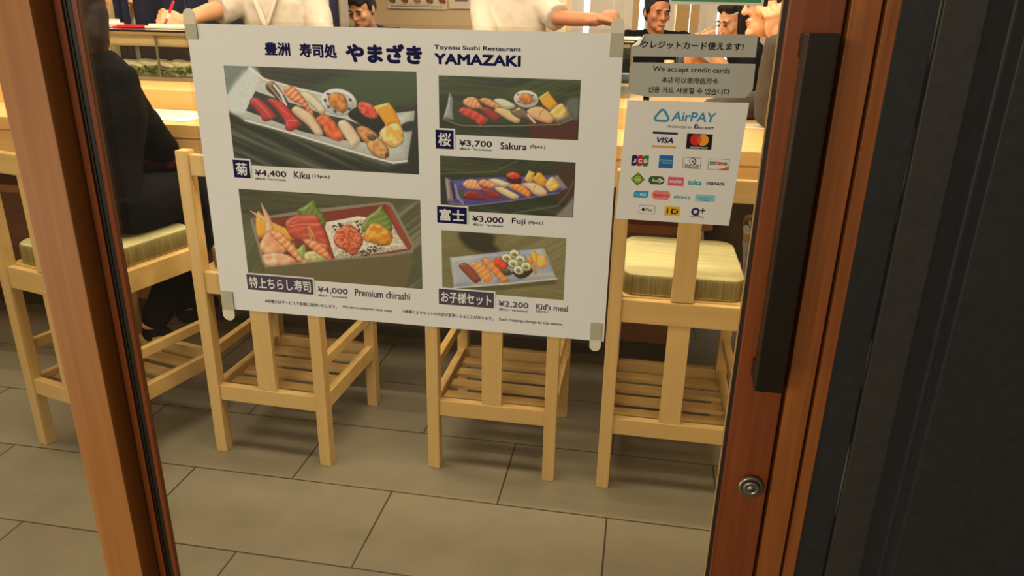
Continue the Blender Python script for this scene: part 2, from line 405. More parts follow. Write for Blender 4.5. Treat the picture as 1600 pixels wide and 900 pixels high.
# ------------------------------------------------------------------ bar stools
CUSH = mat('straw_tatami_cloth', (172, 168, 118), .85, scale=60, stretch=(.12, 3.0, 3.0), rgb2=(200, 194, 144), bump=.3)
CUSHS = mat('straw_tatami_side', (112, 104, 58), .85, scale=70, stretch=(3, 3, .1), rgb2=(146, 136, 84), bump=.3)  # cushion sides, darker and greener than the top cloth
def make_stool():
    t = thing('bar_stool', 'x', 'stool', group='bar stools along the sushi counter')
    W, D = .185, .20     # half spacing of the legs
    for sx in (-1, 1):
        m = MB(); m.box((sx*W-.019, -D-.019, 0), (sx*W+.019, -D+.019, 1.0), bevel=.004); m.build('leg', [STOOLW], t)
    for sx in (-1, 1):
        m = MB(); m.box((sx*W-.019, D-.019, 0), (sx*W+.019, D+.019, .632), bevel=.004); m.build('leg', [STOOLW], t)
    m = MB(); m.box((-W+.019, -D-.012, .927), (W-.019, -D+.013, .988), bevel=.003); m.build('back_rail', [STOOLX], t)
    m = MB(); m.box((-.031, -D-.009, .6345), (.031, -D+.009, .9265), bevel=.002)
    m.box((-.031, -D-.009, .2465), (.031, -D+.009, .5625), bevel=.002); m.build('back_slat', [STOOLW], t)
    m = MB()
    m.box((-W+.019, -D-.0122, .563), (W-.019, -D+.010, .632), bevel=.002); m.box((-W+.019, D-.010, .563), (W-.019, D+.012, .632), bevel=.002)
    for sx in (-1, 1): m.box((sx*W-.011, -D+.019, .563), (sx*W+.011, D-.019, .632), bevel=.002)
    m.box((-W+.01, -D+.012, .622), (W-.01, D-.012, .634)); m.build('seat_frame', [STOOLX], t)
    m = MB(); r = .045; pts = []
    for cx_, cy_, a0 in ((W-.012-r, D+.012-r, 0), (-W+.012+r, D+.012-r, 90), (-W+.012+r, -D+.022+r, 180), (W-.012-r, -D+.022+r, 270)):
        for k in range(7): an = math.radians(a0+15*k); pts.append((cx_+r*math.cos(an), cy_+r*math.sin(an)))
    rings = []
    for ins, z in ((.006, .6345), (0, .641), (0, .689), (.003, .696), (.009, .701)):
        rings.append([m.bm.verts.new((x*(1-ins/W), (y-.017)*(1-ins/D)+.017, z)) for x, y in pts])
    for A, B in zip(rings, rings[1:]):
        for k in range(len(pts)): m.bm.faces.new((A[k], A[(k+1) % len(pts)], B[(k+1) % len(pts)], B[k]))
    m.bm.faces.new(rings[0][::-1]); m.bm.faces.new(rings[-1])
    m.bm.normal_update()
    for f in m.bm.faces:
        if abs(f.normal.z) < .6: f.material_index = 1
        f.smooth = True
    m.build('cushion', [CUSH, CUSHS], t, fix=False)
    for sx in (-1, 1):
        m = MB(); m.box((sx*W-.011, -D+.019, .340), (sx*W+.011, D-.019, .372), bevel=.002); m.build('stretcher', [STOOLX], t)
    for z0, y in ((.194, -D), (.194, D)):
        m = MB(); m.box((-W+.019, y-.0122, z0), (W-.019, y+.012, .246), bevel=.002); m.build('stretcher', [STOOLX], t)
    for sx in (-1, 1):
        m = MB(); m.box((sx*W-.012, -D+.019, .194), (sx*W+.012, D-.019, .246), bevel=.002); m.build('stretcher', [STOOLX], t)
    for k in range(4):
        y = -D+.075+k*.083
        m = MB(); m.box((-W+.0125, y-.022, .212), (W-.0125, y+.022, .226), bevel=.002); m.build('foot_slat', [STOOLX], t)
    return t
def dup(root, loc, rz, label, group=None):
    r = root.copy(); COL.objects.link(r); r.location = loc; r.rotation_euler = (0, 0, rz); r['label'] = label
    if group: r['group'] = group
    for ch in list(root.children):
        c = ch.copy(); COL.objects.link(c); c.parent = r
        for g in list(ch.children):
            d = g.copy(); COL.objects.link(d); d.parent = c
    return r
stool0 = make_stool()
stool0.location = (-.6585, 1.246+.20, 0); stool0.rotation_euler = (0, 0, math.radians(-2))
stool0['label'] = 'pale wooden bar stool behind the lower left corner of the menu poster'
SPOTS = [((.050, 1.298+.2, 0), 0, 'pale wooden bar stool behind the middle of the menu poster, its legs showing below'),
         ((.591, 1.297+.2, 0), 0, 'pale wooden bar stool with straw cushion behind the card payment sign')]
for loc, rz, lab in SPOTS: dup(stool0, loc, rz, lab)
th = math.radians(14)
S1 = (-1.223, 1.321, 0)
dup(stool0, S1, -th, 'pale wooden bar stool the woman in black sits on, left of the others')
# ------------------------------------------------------------------ sushi counter
ct = thing('sushi_counter', 'long pale wooden sushi counter with raised ledge, turning a corner at the right', 'counter', (-1, 1.9, 0))
def at(o): o.matrix_parent_inverse = Matrix.Translation(-o.parent.location); return o
CX1 = .93
m = MB(); L = [(-4.19, 1.66), (CX1, 1.66), (CX1, 4.2), (.30, 4.2), (.30, 3.6), (.47, 3.6), (.47, 2.345), (-4.19, 2.345)]
m.prism([(x, y, .958) for x, y in L], (0, 0, .042)); at(m.build('counter_top', [HINOKI], ct))
m = MB(); m.box((-4.19, 1.664, .868), (CX1-.002, 1.70, .957)); m.box((CX1-.04, 1.70, .868), (CX1-.002, 4.2, .957)); at(m.build('apron', [HINOKI], ct))
m = MB(); m.box((-4.19, 2.02, 1.0005), (.44, 2.70, 1.073), bevel=.002); at(m.build('ledge', [HINOKI], ct))
m = MB(); m.box((-4.19, 2.25, 0), (.62, 2.31, .957)); m.box((.62, 2.25, .0), (.66, 4.15, .957)); at(m.build('front_panel', [WALNUT], ct))
m = MB(); m.box((-4.19, 2.235, 0), (.672, 2.2495, .07)); at(m.build('kick_plinth', [mat('dark_plinth', (58, 40, 26), .5, var=.1)], ct))
m = MB(); m.prism([(x, y, .668) for x, y in ((-4.19, 1.85), (.60, 1.85), (.72, 1.95), (.72, 2.02), (.60, 2.2495), (-4.19, 2.2495))], (0, 0, .030)); at(m.build('bag_shelf', [SHELFW], ct))
# menus lying on the counter
PAPER = mat('menu_paper', (238, 232, 214), .6, var=.03, scale=60)
INK = mat('grey_print', (120, 114, 104), .7)
def menu_sheet(x, y, w, d, rz, label):
    t = thing('menu_sheet', label, 'menu', (x, y, 1.0), rz, 'paper menus lying on the counter')
    m = MB(); m.box((-w/2, -d/2, .0006), (w/2, d/2, .0026)); m.build('sheet', [PAPER], t)
    m = MB()
    for k in range(7): m.box((-w*.42, -d*.4+k*d*.125, .0026), (w*(.1+.3*((k*37) % 5)/5), -d*.4+k*d*.125+d*.03, .0029))
    m.build('printed_lines', [INK], t)
p = on_z(258, 180, 1.0); menu_sheet(p[0], p[1], .36, .24, -.10, 'white paper menu lying on the counter by the elbow of the woman in black')
p = on_z(1196, 199, 1.0); menu_sheet(p[0]-.05, p[1], .20, .10, .03, 'white paper menu lying on the counter below the elbow of the man in grey')
# white hand towels on the counter arm
TOWEL = mat('white_towel', (236, 228, 212), .9, var=.05, scale=80, bump=.4)
def towel(x, y, z, rz, label):
    m = MB(); m.tube([(-.06, 0, .016), (-.02, .004, .017), (.02, 0, .016), (.06, -.004, .016)], .016, 14, 0, True, True)
    o = m.build('hand_towel', [TOWEL]); o.location = (x, y, z); o.rotation_euler = (0, 0, rz)
    return tag(o, label, 'towel', 'rolled hand towels on the counter')
p = on_z(1128, 157, 1.0); towel(p[0], p[1], 1.0, .1, 'rolled white hand towel on the counter between the payment signs')
# tin on the ledge
p = on_z(978, 131, 1.073)
tn = thing('tin', 'small blue and white tin with black base on the counter ledge beside the poster edge', 'tin', (p[0]-.005, p[1]+.03, 1.0735)); tn.scale = (.62, .62, .62)
m = MB(); m.lathe([(.030, 0), (.030, .016)], (0, 0, 0), 28); m.build('base', [BLACK], tn)
m = MB(); m.lathe([(.031, .016), (.031, .058), (.029, .060)], (0, 0, 0), 28)
m.build('body', [mat('blue_tin', (70, 130, 180), .35, var=.1)], tn)
m = MB(); m.lathe([(.0305, .0602), (.0305, .068), (.026, .071)], (0, 0, 0), 28); m.build('lid', [mat('white_tin_lid', (225, 222, 215), .35)], tn)

# ------------------------------------------------------------------ refrigerated glass showcase on the ledge
CY0, CY1, CZ0, CZ1, CXR = 2.335, 2.66, 1.0735, 1.282, .385
sh = thing('sushi_showcase', 'long glass showcase for fish on top of the counter ledge', 'showcase', (-1.2, CY0, CZ0))
CREAM = mat('cream_enamel', (232, 222, 190), .3, var=.02, coat=.3)
ALU = mat('grey_aluminium', (140, 134, 120), .4, metal=.6, var=.08)
m = MB(); m.box((-4.0, CY0, CZ0), (CXR, CY1, CZ0+.014)); m.box((-4.0, CY0-.002, CZ0), (CXR, CY0+.012, CZ0+.016)); m.build('base_tray', [ALU], sh)
m = MB(); m.box((-4.0, CY0+.004, CZ0+.016), (CXR, CY0+.009, CZ1-.016)); m.build('front_glass', [glass('case_glass', (.93, .95, .92))], sh)
m = MB(); m.box((-4.0, CY1-.009, CZ0+.014), (CXR, CY1-.004, CZ1-.016)); m.build('back_glass', [MATS['case_glass']], sh)
m = MB(); m.box((-4.0, CY0-.004, CZ1-.007), (CXR+.004, CY1+.01, CZ1)); m.build('top_plate', [mat('smoked_top', (70, 66, 58), .2, var=.05, coat=.5)], sh)
m = MB(); m.box((-4.0, CY0-.006, CZ1-.008), (CXR+.005, CY0-.0041, CZ1-.001)); m.build('edge_trim', [mat('black_edge', (16, 16, 16), .3)], sh)
m = MB(); m.tube([(-4.0, CY0+.05, CZ1-.045), (CXR-.16, CY0+.05, CZ1-.045)], .024, 20, 0, True, True); m.build('cooling_tube', [CREAM], sh)
m = MB(); m.box((-4.0, CY0+.012, CZ1-.022), (CXR-.01, CY1-.02, CZ1-.0075)); m.build('top_housing', [CREAM], sh)
m = MB(); m.box((CXR-.006, CY0+.010, CZ0+.014), (CXR, CY1-.010, CZ1-.008)); m.build('end_panel', [ALU], sh)
for x in (-2.45, -1.64, -.9, -.2):
    m = MB(); m.box((x-.004, CY0+.012, CZ0+.014), (x+.004, CY0+.020, CZ1-.023)); m.build('divider', [ALU], sh)
for o in list(sh.children): at(o)
# contents: leaf garnish and blocks of white fish
m = MB(); r_ = random.Random(3)
for k in range(1500):
    x = r_.uniform(-2.6, .3); y = CY0+.02+abs(r_.gauss(0, .035)); l = r_.uniform(.018, .042); a = r_.uniform(0, 6.28); t = r_.uniform(.1, 1.1)
    c = Vector((x, y, CZ0+.016+r_.uniform(0, .022))); d = Vector((math.cos(a)*math.cos(t), math.sin(a)*math.cos(t)*.6, math.sin(t)))*l; w = Vector((-math.sin(a), math.cos(a), .2))*l*.28
    if (c+d).y < CY0+.014: d.y = abs(d.y)
    m.poly([c, c+d*.5+w, c+d, c+d*.5-w], 0)
tag(m.build('leaf_garnish', [mat('green_garnish', (70, 88, 34), .6, rgb2=(120, 132, 62), scale=40)], fix=False), 'band of green leaf garnish along the bottom of the glass showcase', 'leaves', kind='stuff')
FISH = mat('pale_fish', (222, 212, 184), .35, var=.08, scale=30, coat=.3)
FNAMES = ['pale fish fillet in the showcase right beside the back of the woman in black', 'pale fish fillet in the showcase left of the glass divider',
          'pale fish fillet in the showcase right of the glass divider', 'pale fish fillet in the showcase at the left edge of the menu poster']
for k, (u, v, sx) in enumerate(((214, 106, .085), (240, 100, .065), (266, 108, .08), (291, 104, .075))):
    q = on_y(u, v, CY0+.10); m = MB()
    m.ball((0, 0, .018), (sx, .045, .018), 0, Matrix.Rotation(.15*(-1)**k, 3, 'Y')); m.ball((sx*.5, .01, .030), (sx*.55, .03, .014), 0); m.ball((-sx*.4, -.01, .026), (sx*.5, .03, .013), 0)
    o = remeshed(m, 'fish_fillet', [FISH], None, .004, 2); o.location = (q[0], CY0+.105, CZ0+.040); tag(o, FNAMES[k], 'fish', 'fish fillets in the showcase')
m = MB(); m.box((-2.6, CY0+.055, CZ0+.0145), (.33, CY1-.03, CZ0+.029), bevel=.004); tag(m.build('ice_bed', [mat('crushed_ice', (206, 208, 196), .5, var=.12, scale=120, bump=.6)]), 'bed of crushed ice under the fish in the showcase', 'ice', kind='stuff')

# dishes on top of the showcase
PORC = mat('white_porcelain', (240, 234, 218), .25, var=.02, coat=.4)
def plate(name, u, v, r, label, cat, mt, hh=.022, grp=None, sq=None):
    q = on_z(u, v, CZ1+.001); y = CY1-.105
    m = MB()
    if sq:
        m.box((-sq[0], -sq[1], 0.0), (sq[0], sq[1], hh*.55), bevel=.005); m.box((-sq[0]+.012, -sq[1]+.012, hh*.5), (sq[0]-.012, sq[1]-.012, hh), bevel=.004)
    else: m.lathe([(r*.5, 0), (r*.55, .004), (r*.95, hh*.8), (r, hh), (r*.96, hh), (r*.55, .010)], (0, 0, 0), 40)
    o = m.build(name, [mt]); o.location = (on_y(u, v, y)[0], y, CZ1+.001); return tag(o, label, cat, grp)
plate('plate', 152, 44, .12, 'white dish on the showcase top behind the shoulder of the woman in black', 'plate', PORC, .034, sq=(.10, .06))
plate('tray', 206, 46, .1, 'shallow red lacquer tray on the showcase top', 'tray', mat('red_lacquer', (205, 40, 52), .3, var=.08, coat=.5), .012, sq=(.060, .05))
plate('plate', 274, 46, .1, 'flat white rectangular plate under the writing hand of the chef', 'plate', PORC, .020, sq=(.105, .07))
plate('plate', 978, 58, .1, 'white plate on the right end of the showcase', 'plate', PORC, .012, sq=(.075, .06))

# ------------------------------------------------------------------ back of the room
NAVY = mat('navy_cloth', (30, 34, 66), .85, var=.12, scale=120, bump=.2)
nr = thing('noren_curtain', 'navy split curtain hanging in the doorway behind the chef', 'curtain', (-2.3, 4.0, 1.95))
def cloth(xa, xb, y, z0, z1, amp=.012, n=28, mats=(NAVY,), name='curtain_panel', parent=None):
    m = MB(); w = []
    for k in range(n+1):
        t = k/n; w.append((xa+(xb-xa)*t, y+amp*math.sin(t*11+xa*5)))
    A = [[m.bm.verts.new((x, yy+(.004 if s else 0), z)) for x, yy in w] for s in (0, 1) for z in (z0, z1)]
    for a, b in ((A[0], A[1]), (A[3], A[2])):
        for k in range(n): m.bm.faces.new((a[k], a[k+1], b[k+1], b[k]))
    for a, b in ((A[0], A[2]), (A[1], A[3])):
        for k in range(n): m.bm.faces.new((a[k], a[k+1], b[k+1], b[k]))
    m.bm.faces.new((A[0][0], A[1][0], A[3][0], A[2][0])); m.bm.faces.new((A[0][n], A[1][n], A[3][n], A[2][n]))
    for f in m.bm.faces: f.smooth = True
    return m.build(name, list(mats), parent)
NX = [XY(181, 30, 4.0), XY(201, 25, 4.0), XY(212, 25, 4.0), XY(291, 25, 4.0)]
for xa, xb in ((NX[0], NX[1]), (NX[2], NX[3]), (NX[3]+.006, -2.02), (-2.014, XY(533, 20, 4.0)-.02)):
    at(cloth(xa, xb, 4.0, .72, 1.93, parent=nr))
m = MB(); m.tube([(-3.1, 4.0, 1.94), (-1.4, 4.0, 1.94)], .012, 12); at(m.build('rod', [mat('dark_rod', (50, 36, 24), .4)], nr))
CAS = mat('pale_door_casing', (206, 178, 124), .5, var=.05)
m = MB(); m.box((XY(163, 20, 4.05), 3.98, 0), (XY(181, 30, 4.05)-.01, 4.12, 2.6)); m.box((XY(172, 20, 4.05), 3.955, 0), (XY(176, 20, 4.05), 3.979, 2.6)); struct('trim_11', m, [CAS])
m = MB(); m.box((-3.0, 3.97, 2.0), (-1.4, 4.12, 2.6)); struct('trim_12', m, [PLASTER])
m = MB(); m.box((XY(536, 20, 4.0)-.012, 3.985, 0), (XY(539, 20, 4.0), 4.06, 2.0)); struct('trim_13', m, [mat('grey_post', (176, 168, 152), .5, var=.05)])
m = MB(); m.box((-4.2, 3.98, 0), (XY(163, 20, 4.05), 4.1, 2.6)); struct('wall_partition', m, [PLASTER])
# printed sheets on the back wall
def wall_sheet(u0, u1, v, label, kind):
    y = 5.385; x0, x1 = XY(u0, v, y), XY(u1, v, y); z = float(on_y((u0+u1)/2, v, y)[2])
    t = thing('wall_poster', label, 'poster', ((x0+x1)/2, y, z), 0, 'printed sheets on the back wall')
    w = x1-x0; m = MB(); m.box((-w/2, -.003, 0), (w/2, .0, .34)); m.build('sheet', [mat('white_print_sheet', (232, 220, 196), .5, var=.02)], t)
    if kind == 0:
        for k in range(5):
            m = MB(); c = Vector((-w*.42+k*w*.21, -.0042, .062))
            m.ball(c, (w*.062, .002, .022), 0, Matrix.Rotation(.35, 3, 'Y')); m.ball(c+Vector((0, .0006, -.012)), (w*.05, .002, .018), 1)
            m.build('printed_sushi', [mat('print_topping%d' % (k % 3), ((120, 88, 60), (150, 60, 42), (170, 120, 80))[k % 3], .5, var=.2, scale=90), mat('print_rice', (205, 190, 160), .5)], t)
        m = MB(); m.box((-w*.45, -.0036, .016), (w*.42, -.0031, .022)); m.box((-w*.3, -.0036, .028), (w*.2, -.0031, .032)); m.build('printed_caption', [INK], t)
    else:
        m = MB(); m.box((-w*.36, -.0036, .07), (w*.40, -.0031, .30)); m.build('printed_picture', [mat('dark_print', (62, 40, 34), .5, var=.4, scale=30)], t)
        m = MB(); m.box((-w*.36, -.0042, .052), (-.02, -.0036, .085)); m.box((0, -.0036, .048), (w*.38, -.0031, .058)); m.build('printed_caption', [INK], t)
wall_sheet(606, 699, 14, 'white sheet with a row of sushi pictures on the back wall, upper left', 0)
wall_sheet(702, 768, 14, 'white sheet with a dark picture on the back wall beside the chef reaching right', 1)
# vertical blinds
VB = mat('white_blind_fabric', (238, 230, 218), .8, var=.03); VT = mat('tan_blind_fabric', (206, 170, 116), .8, var=.05)
vb = thing('vertical_blinds', 'white and tan vertical blinds hanging in front of the bright back window', 'blinds', (.7, 5.28, 2.28))
m = MB(); m.box((-.25, 5.26, 2.26), (1.8, 5.31, 2.30)); at(m.build('head_rail', [VB], vb))
pat = [(893, 912, .15, 0), (921, 938, .3, 0), (936, 957, -.3, 0), (957, 975, .2, 0), (974, 988, -.2, 0), (986, 998, .1, 1), (1007, 1026, .2, 0), (1024, 1046, -.2, 0), (1046, 1056, .3, 0), (1056, 1077, .1, 1), (1078, 1092, -.1, 1), (1092, 1104, .2, 0), (1104, 1120, -.2, 0), (1123, 1136, .4, 0), (1142, 1160, .2, 0), (1164, 1182, -.2, 0), (1186, 1204, .2, 0), (1206, 1224, -.2, 0)]
for ua, ub, r, k in pat:
    xa, xb = XY(ua, 30, 5.28), XY(ub, 30, 5.28); w = (xb-xa)/2/math.cos(r); m = MB()
    m.box((-w, -.002, .93), (w, .002, 2.26), M=Matrix.Translation(((xa+xb)/2, 5.28, 0)) @ Matrix.Rotation(r, 4, 'Z')); at(m.build('blind_slat', [VT if k else VB], vb))
# ------------------------------------------------------------------ people
SKIN = mat('skin', (226, 168, 128), .5, var=.04, scale=14)
SKIN2 = mat('skin_tanned', (204, 138, 100), .5, var=.05, scale=14)
LIP = mat('lip_skin', (176, 100, 84), .45, var=.04)
HAIRB = mat('black_hair', (17, 15, 14), .55, spec=.3, var=.3, scale=60, stretch=(3, 3, .3))
HAIRN = mat('dark_brown_hair', (30, 19, 14), .6, spec=.2, var=.35, scale=60, stretch=(3, 3, .25))
EYE = mat('dark_eye', (24, 18, 16), .3)
WHITE = mat('white_chef_cloth', (222, 214, 202), .9, spec=.2, var=.03, scale=30)
BLKC = mat('black_clothing', (11, 11, 11), .95, spec=.1, var=.2, scale=50)
NVYC = mat('navy_clothing', (36, 40, 62), .9, var=.15, scale=50)
GRYC = mat('charcoal_wool', (74, 68, 62), .9, var=.15, scale=120)
GRYS = mat('grey_shirt', (176, 166, 150), .8, var=.05)
BRNT = mat('brown_trousers', (84, 66, 48), .9, var=.12, scale=60)
def V3(*a): return Vector(a)
def loft(mb, pts, rx, ry, lat, seg=20):
    pts = [Vector(p) for p in pts]; lat = Vector(lat).normalized(); rings = []
    for i, p in enumerate(pts):
        d = (pts[min(i+1, len(pts)-1)]-pts[max(i-1, 0)]).normalized()
        a = (lat-d*lat.dot(d)).normalized(); b = a.cross(d)
        rings.append([mb.bm.verts.new(p+a*math.cos(t)*rx[i]+b*math.sin(t)*ry[i]) for t in (2*math.pi*k/seg for k in range(seg))])
    for A, B in zip(rings, rings[1:]):
        for k in range(seg): mb.bm.faces.new((A[k], A[(k+1) % seg], B[(k+1) % seg], B[k]))
    mb.bm.faces.new(rings[0][::-1]); mb.bm.faces.new(rings[-1])
def head_m(pos, yaw=0, pitch=0, roll=0):
    r = math.radians
    return Matrix.Translation(pos) @ Matrix.Rotation(r(yaw), 4, 'Z') @ Matrix.Rotation(r(pitch), 4, 'X') @ Matrix.Rotation(r(roll), 4, 'Y')
def hball(mb, M, c, r, rot=None):
    R = M.to_3x3().normalized()
    if rot: R = R @ Matrix.Rotation(rot[1], 3, rot[0])
    mb.ball(M @ Vector(c), r, 0, R, 18)
def head_into(mb, M, jaw=1.0):
    b = lambda c, r, rot=None: hball(mb, M, c, r, rot)
    b((0, .015, .035), (.074, .092, .078)); b((0, -.014, -.022), (.065, .074, .086)); b((0, -.040, -.072), (.048*jaw, .048, .038))
    b((0, -.077, -.094), (.023, .020, .018))
    mb.tube([M @ V3(0, -.082, .016), M @ V3(0, -.098, -.010), M @ V3(0, -.104, -.026)], [.006, .010, .0125], 12, 0, True, True)
    for s in (-1, 1):
        b((s*.010, -.093, -.028), (.008, .010, .007)); b((s*.030, -.077, .024), (.026, .014, .009)); b((s*.040, -.062, -.020), (.024, .020, .022))
        b((s*.078, .012, -.008), (.009, .019, .031))
    b((0, -.086, -.055), (.024, .010, .009)); b((0, -.084, -.068), (.020, .010, .008))
def hand_into(mb, M, curl=(.3, .4, .4), side=1, spread=.06, thumb=(.5, .8)):
    """wrist at the origin, fingers along +x, palm towards -z, thumb on the side*+y edge"""
    def P(v): return M @ Vector(v)
    R = M.to_3x3().normalized()
    mb.ball(P((.046, 0, 0)), (.050, .041, .016), 0, R, 16); mb.ball(P((.080, .0, .001)), (.014, .040, .013), 0, R, 16)
    mb.tube([P((-.03, 0, 0)), P((.03, 0, 0))], [.027, .028], 14, 0, True, True, .8)
    for i, (yy, L) in enumerate(((-.031, .058), (-.011, .072), (.010, .076), (.031, .068))):
        p = Vector((.084, side*yy, 0)); ang = 0; az = side*spread*(i-1.5); pts = [P(p)]
        for j, f in enumerate((.45, .32, .23)):
            ang += curl[j]*(1+.06*(1.5-i)); d = Vector((math.cos(ang)*math.cos(az), math.sin(az)*math.cos(ang), -math.sin(ang)))
            p = p+d*L*f*1.05; pts.append(P(p))
        mb.tube(pts, [.0095, .009, .0082, .0072], 10, 0, True, True)
    p = Vector((.022, side*.034, -.004)); t1, t2 = thumb; pts = [P(p)]
    for L, a, dz in ((.040, t1, -.25), (.032, t2, -.45)):
        d = Vector((math.cos(a), side*math.sin(a), dz)).normalized(); p = p+d*L; pts.append(P(p))
    mb.tube(pts, [.0125, .0105, .0085], 10, 0, True, True)
def hand_frame(wrist, toward, palm):
    x = (Vector(toward)-Vector(wrist)).normalized(); z = -Vector(palm); z = (z-x*z.dot(x)).normalized(); y = z.cross(x)
    return Matrix(((x.x, y.x, z.x, wrist[0]), (x.y, y.y, z.y, wrist[1]), (x.z, y.z, z.z, wrist[2]), (0, 0, 0, 1)))
def person(label, base, J, head, top, bottom, shoes=None, skin=SKIN, hair='short', hairmat=HAIRB, sleeve='long', voxel=.0055, bulk=1.0, smile=False, eyes=True, cap=False, body_extra=None, top_name='jacket', group=None):
    root = thing('person', label, 'person', base, 0, group)
    pel, chest, neck = Vector(J['pelvis']), Vector(J['chest']), Vector(J['neck']); lat = Vector(J['shl'])-Vector(J['shr'])
    waist = pel.lerp(chest, .5)
    b = MB(); head_into(b, head); nk = head @ V3(0, .018, -.075)
    b.tube([nk, neck.lerp(nk, .5), neck+(neck-nk)*.25], [.050, .053, .066], 16, 0, True, True)
    def torso(mb, g):
        loft(mb, [pel-(chest-pel)*.15, pel, waist, chest, neck.lerp(chest, .35), neck.lerp(chest, .08)],
             [.13*bulk+g, .165*bulk+g, .150*bulk+g, .175*bulk+g, .150*bulk+g, .070+g], [.10*bulk+g, .115*bulk+g, .105*bulk+g, .115*bulk+g, .09*bulk+g, .062+g], lat)
        for s in ('shl', 'shr'): mb.ball(J[s], .058*bulk+g)
        for s in ('shl', 'shr'): mb.tube([Vector(J[s]), neck.lerp(chest, .25)], [.05*bulk+g, .06*bulk+g], 14, 0, True, True)
    torso(b, 0)
    for s in 'lr':
        if 'el'+s not in J: continue
        b.tube([J['sh'+s], Vector(J['sh'+s]).lerp(Vector(J['el'+s]), .5), J['el'+s]], [.050*bulk, .047*bulk, .040*bulk], 14, 0, True, True)
        b.tube([J['el'+s], Vector(J['el'+s]).lerp(Vector(J['wr'+s]), .35), J['wr'+s]], [.041*bulk, .041*bulk, .028], 14, 0, True, True)
        if 'hand'+s in J:
            h = J['hand'+s]; hand_into(b, hand_frame(J['wr'+s], h[0], h[1]), h[2], h[3], thumb=h[4] if len(h) > 4 else (.5, .8))
    for s in 'lr':
        if 'kn'+s not in J: continue
        b.tube([J['hp'+s], J['kn'+s]], [.085*bulk, .056*bulk], 14, 0, True, True); b.tube([J['kn'+s], Vector(J['kn'+s]).lerp(Vector(J['an'+s]), .3), J['an'+s]], [.055, .056, .036], 14, 0, True, True)
        t = Vector(J['toe'+s]); a = Vector(J['an'+s]); b.tube([a+Vector((0, 0, -.03)), t], [.034, .026], 12, 0, True, True)
    if body_extra: body_extra(b)
    at(remeshed(b, 'body', [skin], root, voxel, 3))
    c = MB(); torso(c, .014)
    for s in 'lr':
        if 'el'+s not in J: continue
        A, E, W = Vector(J['sh'+s]), Vector(J['el'+s]), Vector(J['wr'+s])
        k = J.get('sleeve'+s, sleeve)
        if k == 'long':
            c.tube([A, A.lerp(E, .5), E], [.068*bulk, .062*bulk, .055*bulk], 14, 0, True, True); c.tube([E, E.lerp(W, .4), E.lerp(W, .97)], [.055*bulk, .054*bulk, .040], 14, 0, True, True)
        elif k == 'half':
            c.tube([A, A.lerp(E, .5), E, E.lerp(W, .16)], [.075*bulk, .074*bulk, .072*bulk, .074*bulk], 16, 0)
        else: c.tube([A, A.lerp(E, .55), A.lerp(E, .98)], [.074*bulk, .074*bulk, .080*bulk], 16, 0)
    at(remeshed(c, top_name, [top], root, .007, 5, .012))
    if 'knl' in J:
        c = MB(); loft(c, [pel+(chest-pel)*.1, pel, pel-(chest-pel)*.2], [.172*bulk, .185*bulk, .15*bulk], [.125*bulk, .135*bulk, .12*bulk], lat)
        for s in 'lr':
            H, K, A = Vector(J['hp'+s]), Vector(J['kn'+s]), Vector(J['an'+s])
            c.tube([H, K], [.100*bulk, .072*bulk], 14, 0, True, True); c.tube([K, K.lerp(A, .3), A.lerp(K, .05)], [.070, .068, .052], 14, 0, True, True)
        at(remeshed(c, 'trousers', [bottom], root, .009, 4, .01))
        for s in 'lr':
            c = MB(); a = Vector(J['an'+s]); t = Vector(J['toe'+s]); c.tube([a+Vector((0, 0, -.035)), a.lerp(t, .5)+Vector((0, 0, -.02)), t], [.042, .042, .036], 14, 0, True, True)
            at(remeshed(c, 'shoe', [shoes or BLKC], root, .006, 3))
    # face
    if eyes:
        for s in (-1, 1):
            c = MB(); hball(c, head, (s*.031, -.0865, .004), (.0135, .006, .0032 if smile else .0048)); at(c.build('eye', [EYE], root))
            c = MB(); hball(c, head, (s*.033, -.0895, .0245), (.019, .006, .0038), ('Y', s*.12)); at(c.build('eyebrow', [hairmat], root))
    c = MB(); hball(c, head, (0, -.0925, -.0565), (.021, .005, .0036)); hball(c, head, (0, -.0905, -.0655), (.018, .005, .0042)); at(c.build('lips', [LIP], root))
    if smile:
        c = MB(); hball(c, head, (0, -.0955, -.0605), (.019, .0045, .0035)); at(c.build('teeth', [WHITE], root))
    # hair
    c = MB(); b_ = lambda cc, r, rot=None: hball(c, head, cc, r, rot)
    b_((0, .030, .052), (.083, .096, .080)); b_((0, .045, .0), (.078, .075, .075))
    for s in (-1, 1): b_((s*.071, .004, .026), (.013, .028, .040))
    if hair == 'short':
        b_((0, -.035, .098), (.060, .035, .026)); b_((0, .03, .10), (.070, .075, .040))
    if hair == 'fringe':
        b_((0, -.050, .082), (.060, .036, .032)); b_((.03, -.06, .066), (.030, .022, .022)); b_((-.035, -.055, .07), (.03, .024, .024))
    if callable(hair): hair(c, b_, head)
    at(remeshed(c, 'hair', [hairmat], root, .005, 3, .008))
    if cap:
        c = MB(); c.lathe([(.092, 0), (.096, .004), (.096, .085), (.088, .098), (.02, .100)], (0, 0, 0), 32)
        o = c.build('cook_cap', [WHITE], root); o.matrix_parent_inverse = Matrix.Identity(4); o.matrix_local = Matrix.Translation(-Vector(base)) @ head @ Matrix.Translation((0, .02, .055))
    return root
def standing(x, y, lean=0.0, k=1.0):
    """legs of someone standing at x, y facing -y"""
    return dict(hpl=(x+.09, y, .88*k), hpr=(x-.09, y, .88*k), knl=(x+.10, y-.02, .48*k), knr=(x-.10, y-.02, .48*k), anl=(x+.10, y+.02, .085), anr=(x-.10, y+.02, .085), toel=(x+.12, y-.13, .036), toer=(x-.12, y-.13, .036))

